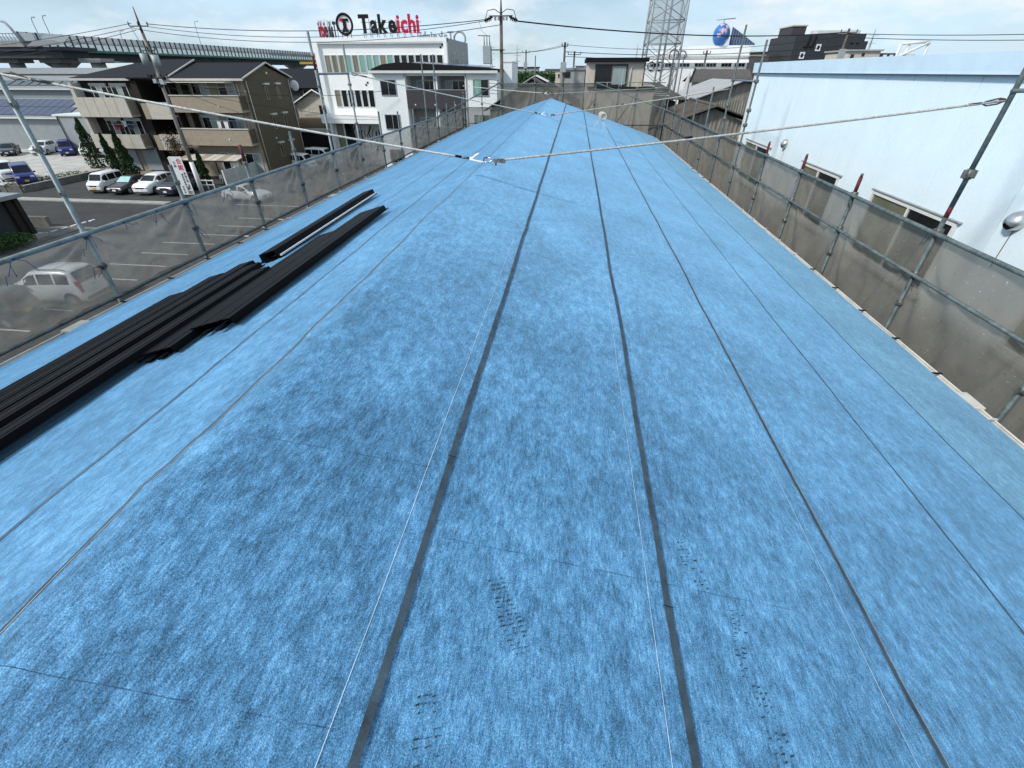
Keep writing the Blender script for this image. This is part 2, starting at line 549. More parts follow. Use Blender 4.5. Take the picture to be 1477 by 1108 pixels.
M['warewall'] = mat('warehouse_wall', (0.27, 0.295, 0.305), 0.7, var=0.06, scale=1, dirt=0.2, streak=True)
M['wareroof'] = mat('warehouse_roof', (0.22, 0.235, 0.245), 0.6, var=0.08, scale=1)
M['green_paint'] = mat('green_girder', (0.045, 0.19, 0.135), 0.6, var=0.15, scale=0.5)
M['viaduct'] = mat('viaduct_concrete', (0.25, 0.255, 0.25), 0.85, var=0.15, scale=0.3, dirt=0.4, dirtcol=(0.12, 0.12, 0.12))
M['viaduct_dark'] = mat('viaduct_steel', (0.05, 0.06, 0.065), 0.75, var=0.2, scale=0.3)
M['barrier'] = net_mat('barrier_sheet', (0.30, 0.335, 0.36), 0.55)
M['barrier_clear'] = net_mat('barrier_clear', (0.62, 0.70, 0.72), 0.55)
M['fence'] = mat('fence_panel', (0.43, 0.46, 0.445), 0.6, var=0.05, scale=2, dirt=0.2)
M['yellow'] = mat('yellow_paint', (0.42, 0.27, 0.035), 0.6, var=0.15, scale=2)
M['sign_red'] = mat('sign_red', (0.50, 0.012, 0.045), 0.5, var=0.08, scale=2)
M['sign_crimson'] = mat('sign_crimson', (0.33, 0.015, 0.05), 0.6, var=0.1, scale=2)
M['sign_white'] = mat('sign_white', (0.72, 0.73, 0.74), 0.5, var=0.05, scale=2, dirt=0.15)
M['sign_grey'] = mat('sign_grey', (0.25, 0.27, 0.29), 0.6, var=0.1, scale=2)
M['globe_blue'] = mat('globe_blue', (0.035, 0.15, 0.42), 0.35, var=0.2, scale=0.8)
M['globe_land'] = mat('globe_land', (0.62, 0.42, 0.44), 0.5, var=0.2, scale=0.8)
M['fan_blue'] = mat('fan_blue', (0.05, 0.11, 0.24), 0.5, var=0.15, scale=1)
M['fan_gold'] = mat('fan_lattice', (0.22, 0.20, 0.17), 0.5, var=0.15, scale=1)
M['tyre'] = mat('tyre', (0.015, 0.015, 0.015), 0.85, var=0.2)
M['rim'] = mat('wheel_rim', (0.42, 0.43, 0.44), 0.35, 0.7, var=0.1)
M['trim_black'] = mat('black_trim', (0.014, 0.014, 0.015), 0.6, var=0.1)
M['lamp_red'] = mat('tail_lamp', (0.30, 0.012, 0.012), 0.25, var=0.1)
M['lamp_clear'] = mat('head_lamp', (0.55, 0.58, 0.6), 0.15, var=0.1)
M['plate_white'] = mat('plate_white', (0.7, 0.7, 0.68), 0.5, var=0.05)
M['plate_yellow'] = mat('plate_yellow', (0.62, 0.42, 0.03), 0.5, var=0.05)
M['sunshade'] = mat('sunshade_teal', (0.35, 0.55, 0.52), 0.4, var=0.1)
M['cloth_white'] = mat('cloth_white', (0.65, 0.67, 0.70), 0.9, var=0.1, scale=4)
M['cloth_red'] = mat('cloth_red', (0.13, 0.02, 0.035), 0.9, var=0.1, scale=4)
M['cloth_navy'] = mat('cloth_navy', (0.02, 0.03, 0.06), 0.9, var=0.1, scale=4)


def paint(name, c, rough=0.28):
    m = mat('car_' + name, c, rough, 0.0, var=0.04, scale=1.5, spec=0.5)
    m.node_tree.nodes['Principled BSDF'].inputs['Coat Weight'].default_value = 0.25
    return m


P_WHITE = paint('white', (0.72, 0.73, 0.73))
P_BLACK = paint('black', (0.012, 0.012, 0.014))
P_NAVY = paint('navy', (0.020, 0.026, 0.042))
P_BLUE = paint('blue', (0.018, 0.026, 0.16))
P_GREY = paint('grey', (0.07, 0.075, 0.072))
P_SILVER = paint('silver', (0.42, 0.43, 0.43))

# ================================================================ GROUND AND ROADS
tag(MB().add([(-1500, -300, 0), (1500, -300, 0), (1500, 2500, 0), (-1500, 2500, 0)], [(0, 1, 2, 3)]).build('ground', M['ground']), kind='structure')
tag(MB().box(-36.6, -8.4, -30, 80, -0.2, 0.004).build('parking_lot', M['asphalt2']), kind='structure')
tag(MB().box(-120, -36.6, 31.5, 38.6, -0.2, 0.006).build('road', M['asphalt']), kind='structure')
tag(MB().box(-54.0, -36.6, 38.6, 39.5, -0.2, 0.10).build('kerb', M['concrete']), kind='structure')
tag(MB().box(-54.0, -36.6, 39.5, 51.5, -0.2, 0.05).build('pavement', M['asphalt2']), kind='structure')
tag(MB().box(-118, -54.3, 42.0, 73.0, -0.2, 0.30).build('gravel_yard', M['gravel']), kind='structure')
tag(MB().box(-58, -37.2, 26.0, 31.0, -0.2, 0.06).build('forecourt', M['concrete_dark']), kind='structure')
lines = [(-28.6, -24.7, 24.25), (-28.4, -24.7, 22.0), (-28.3, -24.9, 26.42), (-28.6, -24.6, 28.65), (-27.2, -23.3, 30.7), (-30.2, -24.0, 39.5),
         (-28.6, -24.7, 17.9), (-28.6, -24.7, 15.7), (-28.6, -24.7, 20.0), (-27.4, -23.4, 33.0), (-27.2, -23.2, 35.3)]
for i, (a, b, y) in enumerate(lines):
    tag(MB().box(a, b, y - 0.06, y + 0.06, -0.02, 0.009).build('bay_marking', M['paint']), kind='structure')
for i in range(7):
    y = 28.3 + i * 0.75
    tag(MB().box(-38.95 + i * 0.06, -38.75 + i * 0.06, y, y + 0.5, 0, 0.075).build('edge_marking', M['paint']), kind='structure')

# ================================================================ OWN BUILDING: ROOF
XR, ZR, SL = -1.38, 8.724, 0.304
XL, XE = -6.25, 4.70
YN, YF = -4.0, 30.4


def nz3(x, y, s, seed=0.0):
    return mnoise.noise(Vector((x * s, y * s, seed)))


def roofz(x, y):
    xr = XR + 0.035 * nz3(0, y, 0.9, 5.0) + 0.02 * nz3(0, y, 2.3, 9.0)
    d = x - xr
    r = 0.025
    z = ZR - SL * (math.sqrt(d * d + r * r) - r)
    z += 0.0022 * nz3(x, y, 0.8, 1.0) + 0.0020 * nz3(x, y, 2.6, 2.0) + 0.0010 * nz3(x, y, 7.0, 3.0)
    # the sheet bulges unevenly where it bends over the ridge
    g_ = math.exp(-((d + 0.02) / 0.17) ** 2)
    z += g_ * (0.010 * nz3(x * 0.6, y, 2.2, 12.0) + 0.006 * nz3(x, y, 5.0, 13.0))
    # one fold of the sheet that runs out from the ridge lap
    u, v = (x + 1.50), (y - 0.98)
    if -0.25 < u < 0.45 and abs(v) < 0.8:
        q = v + 0.55 * u
        z += 0.016 * math.exp(-(q / 0.06) ** 2) * math.exp(-((u - 0.05) / 0.14) ** 2)
        z += 0.012 * math.exp(-((v + 0.1) / 0.35) ** 2) * math.exp(-((u - 0.05) / 0.16) ** 2)
    return z


house = thing('roofed_building', 'long building whose gable roof is covered in blue underlay sheets', 'building', (0, 13, 0))
MB().box(XL + 0.45, XE - 0.45, YN + 0.3, YF - 0.4, 0, 6.45).build('wall', M['offwhite'], house)
deck = MB().prism([(XL, ZR - SL * (XR - XL) - 0.06), (XR, ZR - 0.06), (XE, ZR - SL * (XE - XR) - 0.06), (XE, 6.62), (XL, 6.62)], 'y', YN, YF - 0.02).build('roof', M['corr_dark'], house)

ys = []
y = YN
while y < YF:
    ys.append(y)
    y += 0.07 if y < 2.5 and y > -0.5 else 0.13 if y < 6 else 0.3 if y < 14 else 0.6
ys.append(YF)
seams_r = [-0.475, 0.535, 1.57, 2.58, 3.58, 4.73]
seams_l = [-1.51, -2.08, -3.0, -4.0, -4.95, -6.28]


def edge_x(xc, y, amp=0.008):
    return xc + amp * nz3(xc * 3.1, y, 0.7, 7.0) + amp * 0.5 * nz3(xc * 1.7, y, 2.5, 8.0)


def strip(x_hi, x_lo, lift_hi, lift_lo, name, m, parent, thick=0.004, nx=None, wig=0.008, wig_hi=None, ya=None, yb=None, yl=None, solid=True):
    """a sheet laid on the roof from edge x_hi to edge x_lo (x_lo is the free lower edge)"""
    yy = [q for q in (yl or ys) if (ya is None or q >= ya - 1e-6) and (yb is None or q <= yb + 1e-6)]
    nx = nx or max(2, int(abs(x_hi - x_lo) / 0.075))
    vs, fs = [], []
    for q in yy:
        a, b = edge_x(x_hi, q, wig if wig_hi is None else wig_hi), edge_x(x_lo, q, wig)
        for k in range(nx + 1):
            t = k / nx
            x = a + (b - a) * t
            vs.append((x, q, roofz(x, q) + lift_hi + (lift_lo - lift_hi) * t))
    W = nx + 1
    for j in range(len(yy) - 1):
        for k in range(nx):
            f = (j * W + k, j * W + k + 1, (j + 1) * W + k + 1, (j + 1) * W + k)
            fs.append(f if x_lo > x_hi else tuple(reversed(f)))
    if solid:   # turned-down free edge gives the lap its thickness
        o = len(vs)
        for j, q in enumerate(yy):
            p = vs[j * W + nx]
            vs += [p, (p[0], p[1], p[2] - thick)]
        for j in range(len(yy) - 1):
            f = (o + 2 * j, o + 2 * j + 1, o + 2 * j + 3, o + 2 * j + 2)
            fs.append(f if x_lo > x_hi else tuple(reversed(f)))
    mb = MB()
    mb.add(vs, fs, True)
    return mb.build(name, m, parent)


# sheet that saddles the ridge, then each lower sheet
strip(seams_l[0], seams_r[0] + 0.004, 0.0095, 0.0065, 'underlay_sheet', M['blue'], deck, wig_hi=0.030)
for seams, s in ((seams_r, 1), (seams_l, -1)):
    for i in range(1, len(seams)):
        strip(seams[i - 1] - s * 0.05, seams[i] + s * 0.004, 0.0012, 0.0065, 'underlay_sheet', M['blue_dull'] if s > 0 and i == len(seams) - 1 else M['blue'], deck)
# dark lap tapes along the laps
for x, wd in ((-0.475, 0.027), (0.535, 0.029), (1.57, 0.020), (2.58, 0.012), (3.58, 0.011),
              (-1.515, 0.014), (-2.085, 0.012), (-3.005, 0.012), (-4.005, 0.012), (-4.955, 0.010)):
    s = 1 if x > XR else -1
    wob = 0.006 if wd > 0.03 else 0.030 if abs(x + 1.515) < 0.01 else 0.011
    strip(x - s * wd / 2, x + s * wd / 2, 0.0110, 0.0105, 'lap_tape', M['tape'] if wd > 0.03 else M['tape_thin'], deck, nx=1, wig=wob, solid=False)
for x, wd in ((-1.505, 0.005), (-2.076, 0.003), (1.586, 0.004), (-2.995, 0.004)):
    strip(x - wd / 2, x + wd / 2, 0.0115, 0.0115, 'selvedge', M['selvedge'], deck, nx=1, wig=0.030 if x > -1.6 and x < -1.4 else 0.011, solid=False)
for x in (-0.565, 0.455, 1.44):
    strip(x - 0.0009, x + 0.0009, 0.0095, 0.0095, 'stitch_line', M['thread'], deck, nx=1, wig=0.006, solid=False, yb=5.0)
# tape joints
for x, y in ((-0.475, 1.52), (0.535, 1.06)):
    MB().add([(x - 0.022, y, roofz(x, y) + 0.0175), (x + 0.022, y - 0.003, roofz(x, y) + 0.0105), (x + 0.022, y + 0.001, roofz(x, y) + 0.0105), (x - 0.022, y + 0.004, roofz(x, y) + 0.0175)],
             [(0, 1, 2, 3)]).build('tape_joint', M['black'], deck)
# cross creases pressed through from the old roof below
for ci, (xa, ya, xb, yb) in enumerate(((-0.42, 1.08, 1.15, 1.22), (-1.42, 0.36, -0.54, 0.40), (-1.25, 8.2, 1.4, 9.1), (-1.30, 1.30, -0.55, 1.42),
                                      (-0.4, 4.6, 0.9, 5.0), (1.7, 6.8, 3.2, 7.6), (-4.5, 9.0, -2.4, 10.2), (-3.4, 11.5, -2.2, 13.0), (-0.4, 12.5, 1.5, 12.9))):
    vs, fs = [], []
    n = 40
    for k in range(n + 1):
        t = k / n
        x, y = xa + (xb - xa) * t, ya + (yb - ya) * t + 0.003 * nz3(t * 7, ci, 1.0, 4)
        wq = 0.0008 * max(0.0, 0.75 + 1.2 * nz3(t * 14, ci * 3.3, 1.0, 6)) * (1 + y * 0.25)
        z = roofz(x, y) + 0.0098
        vs += [(x, y - wq, z), (x, y + wq, z)]
        if k:
            fs.append((2 * k - 2, 2 * k, 2 * k + 1, 2 * k - 1))
    MB().add(vs, fs).build('crease', M['crease'], deck)


def boot_print(x, y, ang, rows, keep, seed, sc_=1.0):
    rnd = random.Random(seed)
    mb = MB()
    ca, sa = math.cos(ang), math.sin(ang)
    for r_ in range(rows):
        t = r_ / (rows - 1)
        hw = 0.048 * (0.62 + 0.38 * math.sin(math.pi * min(1, t * 1.15)) if t < 0.62 else 0.72)
        for c in (-0.66, 0.0, 0.66):
            if rnd.random() > keep:
                continue
            u = c * hw + rnd.uniform(-.003, .003)
            v = (t - 0.5) * 0.27 + rnd.uniform(-.002, .002)
            a, b = hw * 0.20 * rnd.uniform(0.35, 1), 0.0024 * rnd.uniform(0.5, 1.3)
            q = []
            for du, dv in ((-a, -b), (a, -b + 0.003), (a, b + 0.003), (-a, b)):
                px = x + ((u + du) * ca - (v + dv) * sa) * sc_
                py = y + ((u + du) * sa + (v + dv) * ca) * sc_
                q.append((px, py, roofz(px, py) + 0.0100))
            mb.add(q, [(0, 1, 2, 3)])
    if mb.f:
        tag(mb.build('boot_print', M['mud'], deck), kind='stuff')


for a in ((-0.115, 0.845, R(28), 17, 0.93, 1), (0.68, 1.32, R(20), 15, 0.6, 2), (0.84, 0.99, R(-8), 15, 0.6, 3), (0.87, 0.70, R(5), 14, 0.5, 4),
          (-0.30, 0.42, R(15), 14, 0.4, 5)):
    boot_print(*a)
# far gable edge capping and eave gutters
MB().prism([(XL, ZR - SL * (XR - XL) - 0.055), (XR, ZR - 0.055), (XE, ZR - SL * (XE - XR) - 0.055), (XE, 6.55), (XR, ZR - 0.30), (XL, 6.9)], 'y', YF - 0.015, YF + 0.03).build('verge_board', M['eave'], house)
for s, xe in ((1, XE), (-1, XL)):
    zz = roofz(xe, 5) - 0.03
    g = MB()
    prof = [(xe + s * (0.045 + 0.055 + 0.055 * math.cos(a)), zz - 0.015 + 0.08 * math.sin(a)) for a in [math.pi + math.pi * k / 8 for k in range(9)]]
    vs, fs = [], []
    for j, yy in enumerate((YN, YF)):
        vs += [(p[0], yy, p[1]) for p in prof] + [(p[0] + s * (0.006 if k > 3 else -0.006), yy, p[1] - 0.006) for k, p in enumerate(prof)]
    n = len(prof)
    for k in range(n - 1):
        fs += [(k, k + 1, 2 * n + k + 1, 2 * n + k), (n + k, 2 * n + n + k, 2 * n + n + k + 1, n + k + 1)]
    g.add(vs, fs, True)
    g.tube([(xe + s * 0.158, YN, zz - 0.01), (xe + s * 0.158, YF, zz - 0.01)], 0.010, 6)
    gut = g.build('gutter', M['gutter'], house)
    y = -0.2
    while y < YF:
        MB().box(min(xe - s * 0.02, xe + s * 0.18), max(xe - s * 0.02, xe + s * 0.18), y - 0.012, y + 0.012, zz - 0.004, zz + 0.012).build('gutter_bracket', M['gutter'] if int(y * 3) % 3 else M['black'], gut)
        y += 0.92
    for y in ((4.75,) if s > 0 else (4.55, 12.2)):
        MB().box(min(xe + s * 0.03, xe + s * 0.20), max(xe + s * 0.03, xe + s * 0.20), y - 0.16, y + 0.16, zz - 0.06, zz + 0.015).build('gutter_joint', M['gutter'], gut, bevel=0.01)

# ================================================================ SCAFFOLDS
def pipe(p0, p1, name, m, parent, r=0.026, n=10):
    return MB().tube([p0, p1], r, n).build(name, m, parent)


def clamp_at(p, parent, s=1.0, axis='z'):
    mb = MB()
    x, y, z = p
    mb.tube([(x, y, z - 0.055 * s), (x, y, z + 0.055 * s)], 0.040 * s, 8)
    mb.box(x - 0.065 * s, x + 0.065 * s, y - 0.022 * s, y + 0.022 * s, z - 0.045 * s, z + 0.045 * s)
    mb.box(x - 0.02 * s, x + 0.02 * s, y - 0.07 * s, y + 0.05 * s, z - 0.02 * s, z + 0.02 * s)
    return mb.build('clamp', M['clamp'], parent)


def cord_at(p, parent, seed, m=None):
    rnd = random.Random(seed)
    mb = MB()
    x, y, z = p
    for k in range(rnd.choice((2, 3))):
        dz = rnd.uniform(0.10, 0.30)
        dy, dx = rnd.uniform(-0.1, 0.1), rnd.uniform(-0.04, 0.04)
        mb.tube([(x, y, z), (x + dx, y + dy * 1.5, z + 0.02 - 0.1 * k), (x + dx * 1.5, y + dy * 1.8, z - dz * 0.6), (x + dx, y + dy * 2.3, z - dz)], 0.004, 5)
    mb.torus((x, y, z), 0.038, 0.011, 'z', 10, 5)
    return mb.build('tie_cord', m or M['cord'], parent)


def net_panel(xa, xb_y, parent, m, axis, z0, z1, seed, sag=0.05, off=0.0, fold=0.9):
    """one net sheet of one bay; axis 'y': plane x = xa running from y0 to y1"""
    a0, a1 = xb_y
    nu, nv = 48, 32
    vs, fs = [], []
    for j in range(nv + 1):
        v = j / nv
        for i in range(nu + 1):
            u = i / nu
            q = a0 + (a1 - a0) * u
            env = math.sin(math.pi * min(1, u * 1.02)) ** 0.5 * (1 - v) ** 0.35
            d = sag * env * (0.7 + 0.5 * nz3(q, v * 2, 0.8, seed))
            # drapes that run down from the tied corners
            du, dv = min(u, 1 - u), 1 - v
            ang = math.atan2(dv * 1.0, du * 1.8 + 0.02)
            d += 0.085 * math.sin(ang * 12 + seed + 2 * nz3(q, v, 1.5, seed)) * math.exp(-2.2 * math.hypot(du, dv)) * min(1, 6 * du) * min(1, 5 * dv)
            d += 0.085 * env * nz3(q * 1.3 + v * 1.2, v * 2.1, 1.9, seed + 3) + fold * (0.055 * env * (0.3 - abs(nz3(q + v * 1.3, v * 0.8, 3.2, seed + 9))) + 0.022 * env * nz3(q + v * 1.6, v * 1.1, 5.5, seed + 19)) + 0.030 * env * nz3(q * 2, v * 5, 3, seed + 5)
            zz = z0 + (z1 - z0) * v - 0.018 * math.sin(math.pi * u) * (1 - 0.0) * (v > 0.96)
            vs.append((xa + off + d, q, zz) if axis == 'y+' else (xa - off - d, q, zz) if axis == 'y-' else (q, xa + off + d, zz))
    for j in range(nv):
        for i in range(nu):
            k = j * (nu + 1) + i
            fs.append((k, k + 1, k + nu + 2, k + nu + 1))
    mb = MB()
    mb.add(vs, fs, True)
    return mb.build('net_sheet', m, parent)


XSR, XSL = 5.42, -6.85
KL = 6.85 / 8.30
ZRR, ZMR, ZRL = 8.09, 7.43, 10 - 2.30 * KL


def kz(z):
    return 10 - (10 - z) * KL


sr = thing('scaffold', 'grey pipe scaffold with brown net beside the pale blue building', 'scaffold', (XSR, 13, 0), group=None)
YR = [0.02 + 2.43 * k for k in range(14)]
tops_r = {2: 8.5, 3: 11.3, 4: 8.44, 5: 8.44, 6: 8.42, 7: 10.75, 8: 11.25, 9: 9.5, 10: 9.05, 11: 9.8, 12: 10.7, 13: 10.35}
for k, y in enumerate(YR):
    t = tops_r.get(k, 8.4)
    po = pipe((XSR, y, 0), (XSR, y, t if k not in (3, 4, 5, 6) else t - 0.35 if k != 3 else 8.28), 'post', M['pipe_old'], sr, 0.031)
    if k == 3:
        MB().tube([(XSR, y, 8.28), (XSR, y, 8.42)], 0.0318, 10).build('red_tip', M['redtip'], po)
        MB().tube([(XSR, y, 8.42), (XSR, y, t)], 0.031, 10).build('post_extension', M['pipe_old'], po)
    elif k in (4, 5, 6, 2):
        MB().tube([(XSR, y, t - 0.35), (XSR, y, t - 0.06)], 0.0318, 10).build('red_tip', M['redtip'], po)
        MB().tube([(XSR, y, t - 0.06), (XSR, y, t)], 0.024, 10).build('post_cap', M['steel_dark'], po)
    clamp_at((XSR, y, ZRR - 0.02), po)
    clamp_at((XSR, y, ZMR), po)
    if k % 2 or k < 7:
        clamp_at((XSR, y, 6.95), po, 0.9)
    if k in (3, 7, 8, 12):
        clamp_at((XSR, y, 8.85 if k == 3 else 9.0), po, 1.15 if k == 3 else 1.0)
    if k in (7, 8):
        clamp_at((XSR, y, 9.75), po)
        clamp_at((XSR, y, 8.6), po)
    cord_at((XSR - 0.03, y, ZRR - 0.03), po, 30 + k, M['cord'] if k % 3 != 1 else M['cord_dark'])
    if k < 9:
        cord_at((XSR - 0.03, y, ZMR + 0.0), po, 60 + k, M['cord_dark'])
pipe((XSR - 0.055, YR[0], ZRR - 0.06), (XSR - 0.055, YR[-1] + 0.2, ZRR + 0.07), 'top_rail', M['pipe_old'], sr, 0.032)
pipe((XSR - 0.055, YR[0], ZMR), (XSR - 0.055, YR[-1] + 0.2, ZMR), 'mid_rail', M['pipe_old'], sr, 0.028)
pipe((XSR - 0.055, YR[0], 6.2), (XSR - 0.055, YR[-1] + 0.2, 6.2), 'low_rail', M['pipe_old'], sr, 0.024)
pipe((XSR, YR[7], 9.75), (XSR, YR[8], 9.75), 'tie_bar', M['pipe'], sr, 0.024)
pipe((XSR - 0.05, YR[3] - 0.02, 9.80), (XSR + 1.2, YR[3] - 0.25, 9.85), 'tie_bar', M['pipe_old'], sr, 0.024)
for k in range(13):
    net_panel(XSR, (YR[k] + 0.01, YR[k + 1] - 0.01), sr, M['net'], 'y+', 4.6, ZRR - 0.02, 10.0 + k * 1.7, 0.10, 0.03, 2.2)

sl_ = thing('scaffold', 'grey pipe scaffold with brown net above the parking lot', 'scaffold', (XSL, 13, 0))
YL = [(2.05 + 2.415 * k) * KL for k in range(16)]
tops_l = {1: 8.1, 2: 10.6, 3: 8.40, 4: 8.48, 5: 8.55, 6: 11.0, 7: 10.8, 8: 8.6, 9: 8.45, 10: 8.4, 11: 10.75, 12: 10.8}
for k, y in enumerate(YL):
    t = kz(tops_l.get(k, 8.3))
    po = pipe((XSL, y, 0), (XSL, y, t), 'post', M['pipe'] if k in (2, 6, 7) else M['pipe_old'], sl_, 0.032)
    if k in (4, 6):
        zz = t if k != 6 else kz(10.4)
        MB().tube([(XSL, y, zz - 0.3), (XSL, y, zz + 0.005 if k != 6 else zz)], 0.0335, 10).build('red_tip', M['redtip'], po)
    clamp_at((XSL, y, ZRL - 0.02), po, 1.0)
    clamp_at((XSL, y, kz(7.12)), po, 0.9)
    if k in (2, 6, 7, 11, 12):
        for zq in (8.35, 9.0, 9.6):
            clamp_at((XSL, y, kz(zq)), po, 0.8)
    if k in (3, 4, 5):
        clamp_at((XSL, y, ZRL + 0.3), po, 0.8)
    cord_at((XSL + 0.03, y, ZRL - 0.02), po, 90 + k)
    if k < 8:
        cord_at((XSL + 0.03, y, kz(7.12)), po, 130 + k, M['cord'] if k % 2 else M['cord_dark'])
for q, (y, s_) in enumerate(((4.0, 1), (5.6, 2), (7.6, 3), (8.4, 4), (10.6, 5), (13.0, 6))):
    cord_at((XSL + 0.05, y * KL, ZRL), sl_, 200 + s_, M['cord'])
pipe((XSL + 0.055, YL[0] - 2, ZRL), (XSL + 0.055, YL[-1] + 0.2, ZRL + 0.02), 'top_rail', M['pipe'], sl_, 0.033)
pipe((XSL + 0.055, YL[0] - 2, 7.16), (XSL + 0.055, YL[-1] + 0.2, 7.16), 'low_rail', M['pipe_old'], sl_, 0.026)
MB().box(XSL - 0.3, XL - 0.22, YL[0] - 2, YL[-1], 6.55, 6.6).build('gap_shade_board', M['dkbrown'], sl_)  # added dark board that paints the shade in the gap below the net
pipe((XSL, YL[6], kz(9.93)), (XSL, YL[7], kz(9.93)), 'tie_bar', M['pipe'], sl_, 0.025)
pipe((XSL + 0.06, YL[12], ZRL + 0.05), (-4.5, 31.9, 9.45), 'diagonal_brace', M['pipe_old'], sl_, 0.03)
for k in range(15):
    net_panel(XSL, (YL[k] + 0.01, YL[k + 1] - 0.01), sl_, M['net_thin'], 'y-', 7.14, ZRL - 0.02, 40.0 + k * 2.3, 0.05, 0.03)
net_panel(XSL, (YL[0] - 2.0, YL[0] - 0.01), sl_, M['net_thin'], 'y-', 7.14, ZRL - 0.02, 77.0, 0.05, 0.03)

YSF = 32.1
sf = thing('scaffold', 'grey pipe scaffold with net across the far end of the blue roof', 'scaffold', (-1.4, YSF, 0))
XF = [-6.85, -5.7, -4.5, -2.45, 0.4 - 1.17, 1.2, 2.55, 3.6, 5.35]
topf = [8.9, 9.0, 9.45, 10.75, 9.45, 9.5, 9.3, 9.2, 10.2]
for x, t in zip(XF, topf):
    po = pipe((x, YSF, 0), (x, YSF, t), 'post', M['pipe_old'], sf, 0.03)
    clamp_at((x, YSF - 0.02, min(t, 9.35)), po)
    clamp_at((x, YSF - 0.02, 8.35), po)
for xa, xb, z in ((-4.5, 1.2, 9.40), (1.2, 5.35, 9.12), (-6.85, -4.5, 8.15), (-6.85, 5.35, 7.3)):
    pipe((xa - 0.1, YSF - 0.055, z), (xb + 0.1, YSF - 0.055, z), 'rail', M['pipe_old'], sf, 0.027)
pipe((1.2, YSF - 0.1, 9.45), (XSR - 0.05, 27.0, 8.15), 'diagonal_brace', M['pipe_old'], sf, 0.03)
for xa, za, xb, zb in ((-2.45, 8.45, -3.6, 7.4), (-2.45, 8.45, -1.3, 7.4), (1.2, 8.6, 0.1, 7.4), (3.6, 8.9, 2.6, 7.4)):
    pipe((xa, YSF - 0.1, za), (xb, YSF - 0.1, zb), 'brace', M['pipe_old'], sf, 0.024)
for i in range(len(XF) - 1):
    z1 = 9.38 if 2 <= i < 5 else 9.10 if i >= 5 else 8.13
    net_panel(YSF, (XF[i] + 0.01, XF[i + 1] - 0.01), sf, M['netdark'], 'x', 4.6, z1, 80.0 + 3.1 * i, 0.06, 0.03)
pipe((1.2, YSF + 0.6, 9.45), (5.3, YSF + 0.6, 9.45), 'rail', M['pipe'], sf, 0.02)

